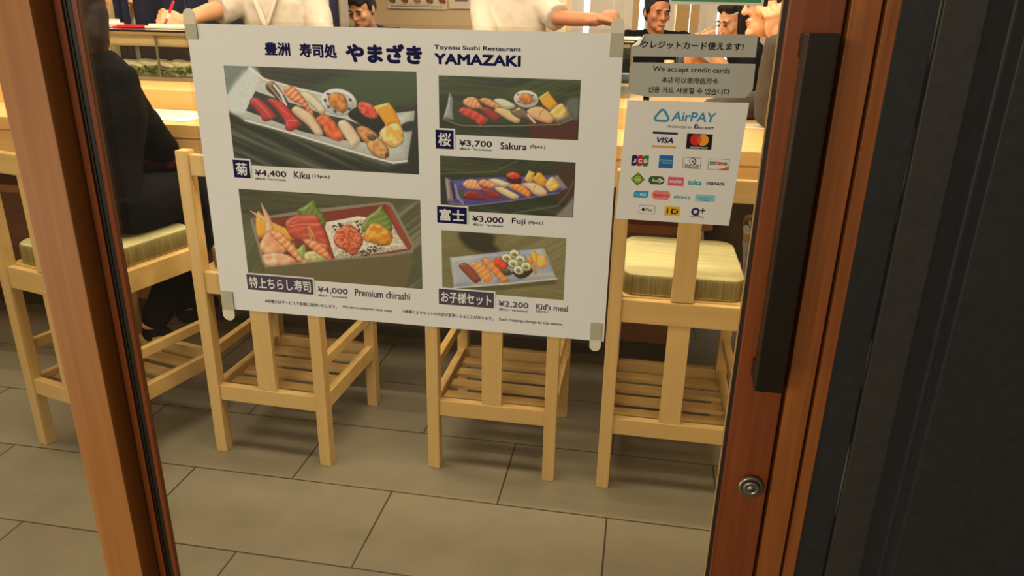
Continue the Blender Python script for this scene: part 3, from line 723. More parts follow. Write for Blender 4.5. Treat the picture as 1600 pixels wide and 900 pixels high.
# --- chef writing on the plate at the left
def onto(u, v, y): p = on_y(u, v, y); return Vector((p[0], p[1], p[2]))
cx = XY(432, 20, 2.92); cy = 3.02
wr = onto(286, 32, 2.60)
J = dict(pelvis=(cx, cy+.02, .95), chest=(cx, cy-.07, 1.27), neck=(cx+.01, cy-.11, 1.50), shl=(cx+.19, cy-.07, 1.41), shr=(cx-.19, cy-.09, 1.41),
         elr=onto(350, 12, 2.80), wrr=wr, handr=(onto(240, 22, 2.53), (.1, .85, -.55), (1.0, 1.2, .7), 1, (.35, .1)),
         ell=(cx+.29, cy-.20, 1.17), wrl=(cx+.16, cy-.36, 1.06), handl=((cx+.06, cy-.40, 1.05), (0, 0, -1), (.3, .4, .3), -1), sleever='half')
J.update(standing(cx, cy))
chef1 = person('cook in a white jacket writing with a red pen at the left of the counter', (cx, cy, 0), J, head_m((cx+.0, cy-.19, 1.63), -8, 22), WHITE, NVYC, sleeve='long', cap=True, top_name='jacket', voxel=.0045)
# collar bands of the jacket
def collar(root, c0, w=.03):
    for s in (-1, 1):
        m = MB(); p = Vector(c0)
        m.tube([p+V3(s*.085, .075, .16), p+V3(s*.055, .0, .11), p+V3(s*.012, -.012, .0), p+V3(-s*.05, -.004, -.10)], [.012, .014, .014, .010], 10, 0, True, True, .5)
        at(m.build('collar_band', [WHITE], root))
collar(chef1, (cx, cy-.205, 1.315))
pen = thing('marker_pen', 'red and white marker pen in the hand of the writing cook', 'pen', tuple(onto(259, 37, 2.535)))
pa, pb = onto(257, 40, 2.505), onto(271, 3, 2.53)
m = MB(); m.tube([pa-(pb-pa)*.1, pa, pa.lerp(pb, .62)], [.0015, .0048, .0052], 12, 0, True); at(m.build('barrel', [mat('white_pen', (240, 226, 214), .35)], pen))
m = MB(); m.tube([pa.lerp(pb, .55), pb], [.0060, .0056], 12, 0, True, True); m.tube([pa+(pb-pa)*.02, pa.lerp(pb, .30)], [.0054, .0058], 12, 0); at(m.build('cap', [mat('red_pen', (226, 48, 66), .35)], pen))

# --- chef reaching to the right
cx = XY(808, 10, 3.0); cy = 3.02
wl = onto(932, 31, 2.78)
J = dict(pelvis=(cx-.02, cy+.02, .95), chest=(cx, cy-.06, 1.26), neck=(cx+.01, cy-.09, 1.49), shl=(cx+.15, cy-.10, 1.40), shr=(cx-.16, cy-.06, 1.42),
         ell=onto(872, 28, 2.84), wrl=wl, handl=(onto(972, 28, 2.77), (.1, -.2, -1), (1.0, 1.2, .9), -1, (.4, .1)), sleevel='short', sleever='half',
         elr=(cx-.10, cy-.22, 1.20), wrr=(cx+.03, cy-.42, 1.12), handr=((cx+.1, cy-.46, 1.11), (0, 0, -1), (.4, .5, .4), 1))
J.update(standing(cx, cy))
chef2 = person('cook in a white short sleeved jacket stretching an arm out to the right', (cx, cy, 0), J, head_m((cx+.03, cy-.15, 1.63), 20, 15), WHITE, NVYC, sleeve='short', skin=SKIN2, cap=True, voxel=.0045, bulk=.80, body_extra=lambda b: b.ball(onto(953, 28, 2.77), (.044, .045, .034)))

# --- man bending over in the kitchen doorway
hx = onto(565, 14, 4.22)
J = dict(pelvis=(hx.x-.02, 4.66, .84), chest=(hx.x, 4.50, 1.10), neck=(hx.x, 4.34, 1.24), shl=(hx.x+.17, 4.40, 1.19), shr=(hx.x-.17, 4.40, 1.19),
         ell=(hx.x+.24, 4.32, .98), wrl=(hx.x+.12, 4.14, .90), elr=(hx.x-.22, 4.32, .98), wrr=(hx.x-.10, 4.14, .90), handl=((hx.x+.06, 4.05, .88), (0, 0, -1), (.3, .4, .3), -1), handr=((hx.x-.04, 4.05, .88), (0, 0, -1), (.3, .4, .3), 1))
J.update(standing(hx.x, 4.66, k=.95))
person('man in navy with black hair looking down, behind the cooks at the doorway', (hx.x, 4.66, 0), J, head_m(hx, -12, 24), NVYC, NVYC, skin=SKIN, hair='fringe', top_name='shirt')
# --- man half hidden behind the split curtain
hx = onto(208, -16, 4.42); hx.z += .02
J = dict(pelvis=(hx.x, 4.55, .95), chest=(hx.x, 4.52, 1.22), neck=(hx.x, 4.47, 1.33), shl=(hx.x+.17, 4.50, 1.27), shr=(hx.x-.17, 4.50, 1.27), ell=(hx.x+.22, 4.50, 1.02), wrl=(hx.x+.20, 4.38, .84), elr=(hx.x-.22, 4.50, 1.02), wrr=(hx.x-.2, 4.38, .84))
J.update(standing(hx.x, 4.55))
person('person in a white shirt glimpsed through the gap of the navy curtain', (hx.x, 4.55, 0), J, head_m(hx, 10, 5), WHITE, NVYC, top_name='shirt')

# --- smiling man in black at the far end
hx = onto(1027, 20, 4.55)
J = dict(pelvis=(hx.x, 4.72, .80), chest=(hx.x, 4.64, 1.08), neck=(hx.x, 4.59, 1.255), shl=(hx.x+.18, 4.62, 1.20), shr=(hx.x-.18, 4.62, 1.20),
         ell=(hx.x+.20, 4.50, .95), wrl=(hx.x+.06, 4.30, 1.04), elr=(hx.x-.22, 4.50, .95), wrr=(hx.x+.0, 4.32, 1.06), handl=((hx.x-.04, 4.26, 1.06), (0, 0, -1), (.5, .6, .5), -1), handr=((hx.x+.08, 4.25, 1.07), (0, 0, -1), (.5, .6, .5), 1),
         hpl=(hx.x+.09, 4.70, .79), hpr=(hx.x-.09, 4.70, .79), knl=(hx.x+.1, 4.34, .76), knr=(hx.x-.1, 4.34, .76), anl=(hx.x+.1, 4.42, .33), anr=(hx.x-.1, 4.42, .33), toel=(hx.x+.1, 4.30, .29), toer=(hx.x-.1, 4.30, .29))
person('smiling man in a black shirt seated at the far end of the counter', (hx.x, 4.72, 0), J, head_m(hx, 24, 6, 3), BLKC, BLKC, skin=SKIN2, smile=True, top_name='shirt', bulk=1.05)
dup(stool0, (hx.x, 4.72, 0), math.radians(180), 'bar stool under the smiling man in black')

# --- woman with long brown hair by the window
hx = onto(1151, 34, 3.60)
def long_hair(c, b_, M):
    b_((0, .05, -.06), (.085, .065, .13)); b_((0, .055, -.18), (.088, .05, .12))
    for s in (-1, 1): b_((s*.072, .0, -.05), (.022, .045, .11)); b_((s*.062, -.02, -.14), (.024, .035, .08))
    b_((.03, -.05, .082), (.045, .026, .026)); b_((-.035, -.048, .08), (.042, .026, .028))
wr1, wr2 = onto(1116, 86, 3.40), onto(1080, 86, 3.46)
J = dict(pelvis=(hx.x+.20, 3.64, .80), chest=(hx.x+.14, 3.63, 1.06), neck=(hx.x+.06, 3.61, 1.235), shl=(hx.x+.10, 3.46, 1.17), shr=(hx.x+.10, 3.77, 1.17),
         ell=(hx.x+.02, 3.36, 1.04), wrl=wr1, elr=(hx.x-.02, 3.80, 1.03), wrr=wr2, sleevel='half', sleever='half', handl=(onto(1106, 50, 3.36), (-.3, .9, 0), (.6, .7, .5), -1), handr=(onto(1096, 54, 3.44), (.2, -.8, 0), (.5, .6, .5), 1),
         hpl=(hx.x+.2, 3.55, .79), hpr=(hx.x+.2, 3.73, .79), knl=(hx.x-.16, 3.55, .76), knr=(hx.x-.16, 3.73, .76), anl=(hx.x-.10, 3.55, .33), anr=(hx.x-.1, 3.73, .33), toel=(hx.x-.21, 3.55, .29), toer=(hx.x-.21, 3.73, .29))
lady = person('woman with long brown hair eating with chopsticks near the bright window', (hx.x+.2, 3.64, 0), J, head_m(hx, -64, 16), BLKC, BLKC, hair=long_hair, hairmat=HAIRN, top_name='top', bulk=.88)
hc = onto(1149, 22, 3.49)
m = MB(); m.box((-.016, -.004, -.005), (.016, .004, .005), bevel=.002, M=Matrix.Translation(hc) @ Matrix.Rotation(-.5, 4, 'Y')); at(m.build('hair_clip', [mat('silver_clip', (200, 200, 210), .3, metal=.6)], lady))
dup(stool0, (hx.x+.2, 3.64, 0), math.radians(90), 'bar stool under the woman with long brown hair')
m = MB()
a0, a1 = onto(1121, 41, 3.34), onto(1084, 57, 3.30)
for d in (0, .008): m.tube([a0+V3(0, d, d), a1+V3(0, d*.3, 0)], [.0032, .0016], 8)
tag(m.build('chopsticks', [mat('chopstick_wood', (214, 180, 126), .5)]), 'pair of wooden chopsticks in the hand of the woman with brown hair', 'chopsticks')

# --- man in grey at the corner of the counter, face in profile
hn = onto(1161, 19, 2.15); hx = Vector((hn.x+.107, 2.15, hn.z+.030))
el = on_z(1197, 176, 1.055); el = Vector((el[0]+.01, el[1], 1.056)); wl = onto(1214, 62, 2.06)
J = dict(pelvis=(1.13, 2.22, .80), chest=(1.06, 2.20, 1.09), neck=(.975, 2.17, 1.27), shl=(1.03, 2.00, 1.20), shr=(1.04, 2.38, 1.20),
         ell=el, wrl=wl, handl=(onto(1212, 30, 2.05), (-.25, .95, 0), (.9, 1.1, .8), -1, (.5, .5)), elr=(.90, 2.46, 1.05), wrr=(.70, 2.36, 1.045), handr=((.60, 2.33, 1.03), (0, 0, -1), (.2, .3, .3), 1),
         hpl=(1.10, 2.12, .79), hpr=(1.10, 2.31, .79), knl=(.76, 2.08, .77), knr=(.76, 2.33, .77), anl=(.82, 2.08, .33), anr=(.82, 2.33, .33), toel=(.71, 2.07, .29), toer=(.71, 2.33, .29))
gm = person('man in charcoal jacket and glasses resting his chin on his hand, by the door frame', (1.13, 2.22, 0), J, head_m(hx, -84, 2), GRYC, BRNT, top_name='jacket', hair='short', voxel=.0045)
m = MB()
for s in (-1, 1):
    c = V3(s*.034, -.103, .006)
    pts = [hx.to_3d()*0 + (head_m(hx, -84, 2) @ (c+V3(math.cos(t)*.022, 0, math.sin(t)*.016))) for t in [2*math.pi*k/16 for k in range(17)]]
    m.tube(pts, .0016, 6); Mh = head_m(hx, -84, 2); m.tube([Mh @ V3(s*.056, -.103, .010), Mh @ V3(s*.078, .01, .012)], .0016, 6)
at(m.build('glasses', [mat('glasses_rim', (60, 56, 52), .3, metal=.4)], gm))
m = MB()
for s in (-1, 1):
    p = Vector((.945, 2.15+s*.05, 1.285)); m.prism([p+V3(-.035, s*-.02, .03), p+V3(.05, s*.01, .035), p+V3(.03, s*.03, -.02), p+V3(-.05, s*.0, -.055)], (.004, s*-.012, .004))
at(m.build('shirt_collar', [GRYS], gm))
dup(stool0, (1.14, 2.22, 0), math.radians(90), 'bar stool under the man in the charcoal jacket')

# --- woman in black seen from behind on the left stool
hx = Vector((-1.275, 1.46, 1.43))
def back_hair(c, b_, M):
    c.tube([onto(142, 20, 1.44), onto(143, 62, 1.41), onto(140, 88, 1.40), onto(134, 120, 1.37)], [.050, .050, .046, .030], 14, 0, True, True); b_((0, .030, -.15), (.098, .085, .09)); b_((0, .045, -.07), (.092, .065, .12)); b_((0, .06, -.17), (.118, .065, .12)); b_((0, .07, -.27), (.095, .055, .09))
    for s in (-1, 1): b_((s*.070, .01, -.06), (.024, .05, .11)); b_((s*.06, .04, -.22), (.035, .04, .10))
sr = Vector((-1.165, 1.41, 1.150)); er = onto(255, 232, 1.62)
J = dict(pelvis=(-1.235, 1.32, .80), chest=(-1.25, 1.40, 1.06), neck=(-1.255, 1.43, 1.27), shl=(-1.40, 1.42, 1.15), shr=sr, elr=er, wrr=onto(176, 222, 1.76), ell=(-1.58, 1.62, 1.05), wrl=(-1.60, 1.80, 1.06),
         handr=(onto(150, 206, 1.84), (0, 0, -1), (.4, .5, .4), 1), handl=((-1.60, 1.92, 1.04), (0, 0, -1), (.4, .5, .4), -1),
         hpl=(-1.33, 1.36, .79), hpr=(-1.14, 1.36, .79), knl=(-1.26, 1.78, .76), knr=(-1.05, 1.74, .77), anl=(-1.2, 1.66, .33), anr=onto(238, 505, 1.56), toel=(-1.18, 1.78, .29), toer=onto(262, 528, 1.66))
lw = person('woman in black with long dark hair, seen from behind on the left stool', (-1.235, 1.32, 0), J, head_m(hx, 170, 8), BLKC, mat('black_trousers', (13, 13, 15), .95, spec=.1, var=.2), hair=back_hair, hairmat=HAIRN, top_name='coat', bulk=.95)
bg = thing('handbag', 'dark red bag on the lap of the woman in black', 'bag', tuple(onto(240, 262, 1.68)))
q = onto(240, 262, 1.68); m = MB()
m.box((q.x-.20, q.y-.06, .845), (q.x+.10, q.y+.05, .985), bevel=.03); at(remeshed(m, 'bag_body', [mat('dark_red_leather', (112, 22, 26), .5, var=.15)], bg, .006, 3))
m = MB(); m.tube([(q.x-.12, q.y, .97), (q.x-.10, q.y, 1.015), (q.x, q.y, 1.025), (q.x+.05, q.y, .97)], .006, 8); at(m.build('bag_strap', [mat('dark_red_leather', (112, 22, 26))], bg))
# cups near the far diners
def cup(u, v, y, z, mt, label, r=.03, h=.08):
    p = on_y(u, v, y); m = MB(); m.lathe([(r*.8, 0), (r*.9, .003), (r, h), (r*.9, h), (r*.75, .006)], (0, 0, 0), 24)
    o = m.build('cup', [mt]); o.location = (p[0], y, z); return tag(o, label, 'cup', 'cups near the far diners')
cup(1066, 92, 3.9, 1.0005, mat('black_cup', (30, 26, 24), .4), 'tall black cup on the counter between the payment labels', .036, .16)
cup(1046, 92, 3.85, 1.0005, mat('cream_cup', (232, 206, 150), .4), 'tall cream cup left of the black cup between the payment labels', .028, .13)
# ------------------------------------------------------------------ menu poster on the glass
NAVYINK = mat('navy_ink', (20, 15, 74), .7, spec=.15)
DARKINK = mat('dark_ink', (22, 18, 44), .7, spec=.15)
HAZEINK = mat('haze_faded_ink', (84, 74, 90), .7, spec=.15)  # reflection haze over the lower lettering is mixed into this ink colour
PWHITE = mat('laminated_white', (236, 236, 232), .35, var=.01, coat=1.0)
MATS['laminated_white'].node_tree.nodes['Principled BSDF'].inputs['Coat Roughness'].default_value = .06
FILM = glass('laminate_film', (.97, .96, .94))
po = thing('menu_poster', 'large white laminated sushi menu poster taped to the glass door', 'poster', (.21, -.0008, 1.231))
PX0, PX1, PZ0, PZ1 = 0.0, .420, float(on_y(645, 507, 0)[2]), float(on_y(640, 44.5, 0)[2])
m = MB(); m.box((PX0, -.0010, PZ0), (PX1, -.0003, PZ1)); at(m.build('sheet', [PWHITE], po))
m = MB()
for lo, hi in (((PX0-.0035, PZ0-.0035), (PX1+.0035, PZ0)), ((PX0-.0035, PZ1), (PX1+.0035, PZ1+.0035)), ((PX0-.0035, PZ0), (PX0, PZ1)), ((PX1, PZ0), (PX1+.0035, PZ1))):
    m.box((lo[0], -.0009, lo[1]), (hi[0], -.0004, hi[1]))
at(m.build('laminate_edge', [FILM], po))

def vnoise(x, y, seed=0):
    """smooth value noise, arrays in, 0..1 out"""
    xi, yi = np.floor(x).astype(np.int64), np.floor(y).astype(np.int64); fx, fy = x-xi, y-yi
    fx = fx*fx*(3-2*fx); fy = fy*fy*(3-2*fy)
    def h(a, b):
        n = (a*374761393+b*668265263+seed*1442695) & 0x7fffffff
        n = ((n ^ (n >> 13))*1274126177) & 0x7fffffff
        return ((n ^ (n >> 16)) & 0xffff)/65535.0
    return (h(xi, yi)*(1-fx)+h(xi+1, yi)*fx)*(1-fy)+(h(xi, yi+1)*(1-fx)+h(xi+1, yi+1)*fx)*fy
def smooth_poly(pts, n=4):
    P = np.array(pts, float); out = []; k = len(P)
    for i in range(k):
        p0, p1, p2, p3 = P[i-1], P[i], P[(i+1) % k], P[(i+2) % k]
        for j in range(n):
            t = j/n; out.append(.5*((2*p1)+(-p0+p2)*t+(2*p0-5*p1+4*p2-p3)*t*t+(-p0+3*p1-3*p2+p3)*t**3))
    return np.array(out)
class Print:
    """a printed picture: colours mixed per point of a fine grid, coordinates as measured on the sheet"""
    def __init__(s, corners, ox, oy, sc):
        s.ox, s.oy, s.sc = ox, oy, sc
        C_ = [DX(ox+a/sc, oy+b/sc) for a, b in corners]     # TL TR BR BL
        s.x0 = (C_[0][0]+C_[3][0])/2; s.x1 = (C_[1][0]+C_[2][0])/2; s.z1 = (C_[0][1]+C_[1][1])/2; s.z0 = (C_[2][1]+C_[3][1])/2
        st = .00062; s.nx = int((s.x1-s.x0)/st)+1; s.nz = int((s.z1-s.z0)/st)+1
        xs = np.linspace(s.x0, s.x1, s.nx); zs = np.linspace(s.z0, s.z1, s.nz); GX_, GZ_ = np.meshgrid(xs, zs)
        s.wx, s.wz = GX_.ravel(), GZ_.ravel()
        d = np.stack([s.wx-CAM[0], np.full_like(s.wx, -CAM[1]), s.wz-CAM[2]], 1); w = d @ FW
        s.X = (800+FPX*(d @ RT)/w-ox)*sc; s.Y = (450+FPX*(d @ DN)/w-oy)*sc
        s.C = np.zeros((len(s.X), 3))
    def bg(s, c): s.C[:] = c
    def mixin(s, a, col): s.C += a[:, None]*(np.asarray(col, float)-s.C)
    def sd(s, P, X=None, Y=None):
        X = s.X if X is None else X; Y = s.Y if Y is None else Y
        best = np.full(len(X), 1e9); ins = np.zeros(len(X), bool)
        for (ax, ay), (bx, by) in zip(P, np.roll(P, -1, 0)):
            ex, ey = bx-ax, by-ay; L = ex*ex+ey*ey+1e-9
            t = np.clip(((X-ax)*ex+(Y-ay)*ey)/L, 0, 1); best = np.minimum(best, (X-ax-t*ex)**2+(Y-ay-t*ey)**2)
            c = (ay > Y) != (by > Y); ins ^= c & (X < (bx-ax)*(Y-ay)/(by-ay+1e-12)+ax)
        d = np.sqrt(best); return np.where(ins, -d, d)
    def shape(s, pts, col, col2=None, r=26, soft=5, dark=.55, stripes=None, noise=None, smooth=True, shine=.25, flat=False):
        """rounded lump: darker rim, light from the upper left; optional stripes (angle, period, colour) and mottling"""
        P = smooth_poly(pts) if smooth else np.array(pts, float)
        lo, hi = P.min(0)-8, P.max(0)+8
        k = np.where((s.X > lo[0]) & (s.X < hi[0]) & (s.Y > lo[1]) & (s.Y < hi[1]))[0]
        X, Y = s.X[k], s.Y[k]; d = s.sd(P, X, Y); a = np.clip(.5-d/soft, 0, 1)
        base = np.tile(np.array(col, float), (len(k), 1))
        if stripes:
            an, per, c2 = stripes; t = (X*math.cos(an)+Y*math.sin(an))/per+.35*vnoise(X/25, Y/25, 3)
            q = np.clip((np.abs((t % 1)-.5)*2-.45)*5, 0, 1)*.8; base += q[:, None]*(np.array(c2, float)-base)
        if col2 is not None:
            q = vnoise(X/(noise or 18), Y/(noise or 18), 5); q = np.clip((q-.35)*3, 0, 1); base += q[:, None]*(np.array(col2, float)-base)
        if not flat:
            h = np.clip(-d/r, 0, 1); d2 = s.sd(P, X+7, Y+9); h2 = np.clip(-d2/r, 0, 1)
            sh = (1-dark*(1-h)**2)*(1+.35*(h2-h)*(-1)*-1)
            base = base*sh[:, None]
            if shine: base += (255-base)*(shine*np.clip((h2-h)*1.6, 0, 1)*a)[:, None]
        s.C[k] += a[:, None]*(base-s.C[k])
    def ell(s, cx, cy, rx, ry, an, col, **kw):
        t = np.linspace(0, 2*np.pi, 28, endpoint=False); x, y = rx*np.cos(t), ry*np.sin(t)
        s.shape(np.stack([cx+x*math.cos(an)-y*math.sin(an), cy+x*math.sin(an)+y*math.cos(an)], 1), col, smooth=False, **kw)
    def line(s, pts, w, col, al=1.0):
        for (ax, ay), (bx, by) in zip(pts, pts[1:]):
            ex, ey = bx-ax, by-ay; t = np.clip(((s.X-ax)*ex+(s.Y-ay)*ey)/(ex*ex+ey*ey), 0, 1)
            d = np.hypot(s.X-ax-t*ex, s.Y-ay-t*ey); s.mixin(np.clip(1-d/w+.5, 0, 1)*al*(d < w*1.5), col)
    def leafy(s, an, per, col, al, x0=-1e9, x1=1e9, y0=-1e9, y1=1e9, edge=80):
        """long fibres of the leaf the dish stands on"""
        u = s.X*math.cos(an)+s.Y*math.sin(an); v = -s.X*math.sin(an)+s.Y*math.cos(an)
        q = vnoise(u/900, v/per, 11)*.45+vnoise(u/500, v/(per*.22), 12)*.35+vnoise(u/300, v/(per*.1), 13)*.2; q = np.clip((q-.42)*3.4, 0, 1)
        m_ = np.clip((s.X-x0)/edge, 0, 1)*np.clip((x1-s.X)/edge, 0, 1)*np.clip((s.Y-y0)/edge, 0, 1)*np.clip((y1-s.Y)/edge, 0, 1)
        s.mixin(q*al*m_, col)
    def speck(s, pts, col, per, thr, seed):
        P = smooth_poly(pts); a = np.clip(.5-s.sd(P)/6, 0, 1); q = (vnoise(s.X/per, s.Y/per, seed) > thr)*1.0; s.mixin(a*q, col)
    def finish(s, name, parent, lab):
        me = bpy.data.meshes.new(name); n = s.nx*s.nz; me.vertices.add(n)
        co = np.stack([s.wx, np.full(n, -.00125), s.wz], 1); me.vertices.foreach_set('co', co.ravel())
        i = np.arange(n).reshape(s.nz, s.nx); q = np.stack([i[:-1, :-1], i[:-1, 1:], i[1:, 1:], i[1:, :-1]], -1).reshape(-1, 4)
        me.loops.add(q.size); me.loops.foreach_set('vertex_index', q.ravel()); me.polygons.add(len(q)); me.polygons.foreach_set('loop_start', np.arange(len(q))*4)
        me.update(calc_edges=True)
        s.C *= (.94+.12*vnoise(s.X/5, s.Y/5, 41))[:, None]; c = np.clip(s.C/255*PGAIN, 0, 1); c = np.where(c <= .04045, c/12.92, ((c+.055)/1.055)**2.4)
        at_ = me.color_attributes.new('ink', 'FLOAT_COLOR', 'POINT'); at_.data.foreach_set('color', np.concatenate([c, np.ones((n, 1))], 1).astype(np.float32).ravel())
        o = link(name, me, [PRINT], parent); o['label'] = lab; return at(o)
PGAIN = 1.22
PRINT = bpy.data.materials.new('printed_photo'); PRINT.use_nodes = True
_b = PRINT.node_tree.nodes['Principled BSDF']; _a = PRINT.node_tree.nodes.new('ShaderNodeAttribute'); _a.attribute_name = 'ink'
PRINT.node_tree.links.new(_a.outputs['Color'], _b.inputs['Base Color']); _b.inputs['Roughness'].default_value = .35
_b.inputs['Coat Weight'].default_value = 1.0; _b.inputs['Coat Roughness'].default_value = .06

# ---- dish of eleven pieces on a white boat plate
D = Print([(45, 45), (1400, 110), (1418, 828), (125, 742)], 340, 90, 4.5)
D.bg((40, 44, 34)); D.leafy(.12, 60, (70, 74, 56), .7, y1=330); D.leafy(.42, 70, (104, 108, 92), .75, x1=1250, y0=430); D.leafy(-.5, 80, (72, 74, 62), .6, x0=950, y1=420)
D.shape([(640, 250), (900, 120), (1400, 60), (1400, 300), (1100, 330), (880, 230)], (56, 74, 44), flat=True, soft=60)
D.shape([(40, 40), (220, 60), (70, 260)], (112, 122, 120), flat=True, soft=40)
pl = [(228, 66), (330, 150), (560, 215), (735, 255), (1000, 370), (1240, 390), (1388, 372), (1382, 440), (1335, 725), (1240, 740), (1100, 705), (700, 588), (420, 503), (200, 442), (85, 372), (68, 265)]
D.shape([(x+3, y+16) for x, y in pl], (88, 90, 84), flat=True, smooth=False, soft=14); D.shape(pl, (178, 184, 178), r=60, dark=.14, smooth=False, shine=.1)
D.shape([(85, 372), (70, 265), (228, 66), (300, 130), (260, 240), (200, 380)], (188, 196, 194), flat=True, soft=40)
D.line([(228, 68), (330, 150), (560, 215), (735, 255)], 7, (214, 218, 210)); D.line([(200, 440), (420, 500), (700, 585), (1100, 702), (1240, 738), (1335, 725)], 6, (214, 216, 208))
D.shape([(270, 235), (400, 280), (560, 330), (760, 400), (900, 430), (1150, 520), (1120, 600), (950, 590), (720, 548), (600, 520), (420, 452), (203, 372)], (50, 54, 44), dark=.2, smooth=False, shine=0)
D.shape([(1285, 490), (1330, 452), (1405, 450), (1400, 500), (1320, 520)], (42, 45, 40), flat=True, soft=14)
D.shape([(345, 185), (390, 165), (440, 215), (500, 310), (490, 345), (462, 335), (400, 270), (350, 225)], (92, 62, 56), dark=.5); D.line([(400, 190), (450, 255), (485, 335)], 9, (206, 200, 192)); D.line([(370, 200), (420, 265), (470, 325)], 5, (150, 140, 136))
D.shape([(350, 180), (385, 168), (400, 190), (365, 200)], (180, 140, 90), dark=.2)
D.shape([(585, 255), (625, 232), (680, 265), (745, 330), (765, 380), (730, 398), (680, 352), (610, 292)], (210, 200, 168), dark=.35)
D.shape([(473, 215), (510, 196), (560, 222), (610, 285), (650, 345), (682, 390), (660, 402), (600, 338), (530, 305), (478, 255)], (222, 112, 62), dark=.4, stripes=(.9, 34, (242, 190, 150)))
D.ell(856, 312, 130, 94, .22, (196, 196, 188), r=20, dark=.25); D.ell(856, 306, 122, 84, .22, (222, 220, 212), r=14, dark=.2); D.ell(856, 312, 104, 68, .22, (196, 200, 200), r=40, dark=.25)
for x, y in ((780, 255), (936, 297), (785, 345), (928, 360), (830, 378), (760, 300), (880, 380)): D.ell(x, y, 13, 10, .5, (66, 72, 110), flat=True)
D.shape([(780, 275), (820, 245), (870, 250), (910, 290), (920, 350), (890, 385), (840, 370), (795, 330)], (206, 142, 62), col2=(176, 106, 44), noise=22, dark=.4)
D.shape([(985, 345), (1050, 370), (1130, 395), (1180, 465), (1140, 525), (1040, 485), (920, 405)], (30, 28, 26), r=50, dark=.3, shine=.08)
D.ell(1060, 368, 82, 48, .62, (190, 52, 40), col2=(226, 110, 84), noise=9, dark=.4)
D.shape([(1100, 342), (1205, 315), (1250, 370), (1295, 470), (1190, 482), (1150, 420)], (226, 148, 40), smooth=False, dark=.25); D.shape([(1100, 342), (1205, 315), (1226, 350), (1125, 388)], (238, 178, 74), smooth=False, dark=.1)
D.shape([(231, 300), (275, 278), (340, 320), (420, 410), (402, 432), (330, 447), (300, 400), (245, 340)], (172, 54, 58), dark=.45); D.line([(270, 300), (340, 370), (380, 425)], 4, (206, 120, 112), .7)
D.shape([(350, 300), (400, 286), (480, 330), (540, 400), (598, 465), (578, 484), (522, 518), (482, 500), (470, 440), (400, 350)], (186, 56, 56), dark=.45); D.line([(500, 440), (560, 440)], 5, (216, 130, 116), .6); D.line([(420, 330), (500, 400)], 4, (210, 110, 104), .6)
D.shape([(523, 370), (555, 338), (610, 360), (680, 410), (748, 530), (700, 550), (640, 480), (560, 412)], (210, 184, 152), dark=.35)
D.shape([(693, 440), (740, 393), (800, 420), (850, 480), (897, 560), (850, 587), (770, 552), (740, 492)], (222, 118, 66), col2=(196, 84, 44), noise=24, dark=.4)
D.shape([(848, 470), (890, 436), (940, 470), (1002, 560), (1002, 602), (950, 642), (920, 592)], (212, 190, 164), dark=.3)
D.shape([(978, 500), (1025, 478), (1090, 508), (1132, 560), (1060, 606), (1010, 562)], (206, 148, 86), dark=.45, col2=(180, 120, 64)); D.shape([(1055, 592), (1130, 563), (1192, 620), (1210, 670), (1180, 712), (1110, 692), (1062, 642)], (208, 158, 100), dark=.45, col2=(184, 130, 78)); D.ell(1085, 560, 34, 24, .4, (112, 82, 58), dark=.2); D.ell(1194, 684, 16, 20, .3, (96, 64, 46), flat=True)
D.shape([(1138, 530), (1190, 478), (1275, 458), (1312, 540), (1302, 602), (1230, 637), (1178, 600)], (222, 168, 78), col2=(238, 204, 132), noise=26, dark=.4)
D.finish('dish_photo', po, 'printed photo of eleven sushi pieces on a white boat shaped plate')

# ---- lacquer box of scattered sushi
D = Print([(65, 65), (1405, 155), (1425, 805), (137, 714)], 360, 280, 4.7375)
D.bg((82, 82, 60)); D.leafy(.1, 70, (58, 58, 40), .8, y1=330, x1=950); D.leafy(-.65, 60, (128, 128, 106), .8, x0=1150, y0=120); D.leafy(-1.0, 60, (112, 118, 70), .5, x1=260, y0=250)
D.shape([(258, 640), (760, 580), (1362, 505), (1345, 640), (1300, 800), (240, 800)], (98, 90, 62), flat=True, smooth=False, soft=12)
D.shape([(150, 292), (330, 262), (480, 238), (700, 212), (1160, 164), (1205, 182), (1366, 490), (1352, 540), (1200, 565), (760, 600), (262, 652), (240, 620), (160, 335)], (128, 122, 104), flat=True, smooth=False)
D.shape([(176, 300), (490, 262), (720, 236), (1150, 182), (1186, 198), (1345, 498), (1332, 520), (1200, 545), (760, 582), (268, 634)], (118, 54, 40), flat=True, smooth=False)
D.shape([(1150, 182), (1186, 198), (1345, 498), (1310, 515), (1200, 300)], (142, 66, 48), flat=True, smooth=False, soft=12)
D.shape([(690, 320), (950, 272), (1190, 305), (1240, 400), (1312, 512), (1000, 560), (770, 588), (725, 430)], (212, 202, 184), col2=(180, 170, 150), noise=13, dark=.1, smooth=False)
for q in ([(755, 330), (830, 325), (850, 380), (790, 390)], [(930, 310), (990, 320), (1000, 400), (940, 390)], [(830, 520), (930, 540), (1080, 480), (1130, 500), (1000, 570), (850, 560)]): D.speck(q, (62, 62, 44), 10, .56, 21)
D.shape([(490, 230), (560, 192), (628, 142), (640, 200), (700, 270), (712, 330), (690, 372), (560, 300)], (98, 118, 52), dark=.3, smooth=False, stripes=(.5, 40, (118, 136, 70)))
D.shape([(1124, 178), (1142, 230), (1190, 290), (1206, 360), (1190, 402), (980, 392), (970, 340), (1020, 270), (1090, 222)], (106, 122, 56), dark=.3, smooth=False, stripes=(1.2, 40, (126, 140, 74)))
D.shape([(190, 330), (208, 232), (270, 290), (350, 330), (450, 380), (472, 442), (400, 462), (300, 422), (214, 432)], (222, 156, 58), dark=.35)
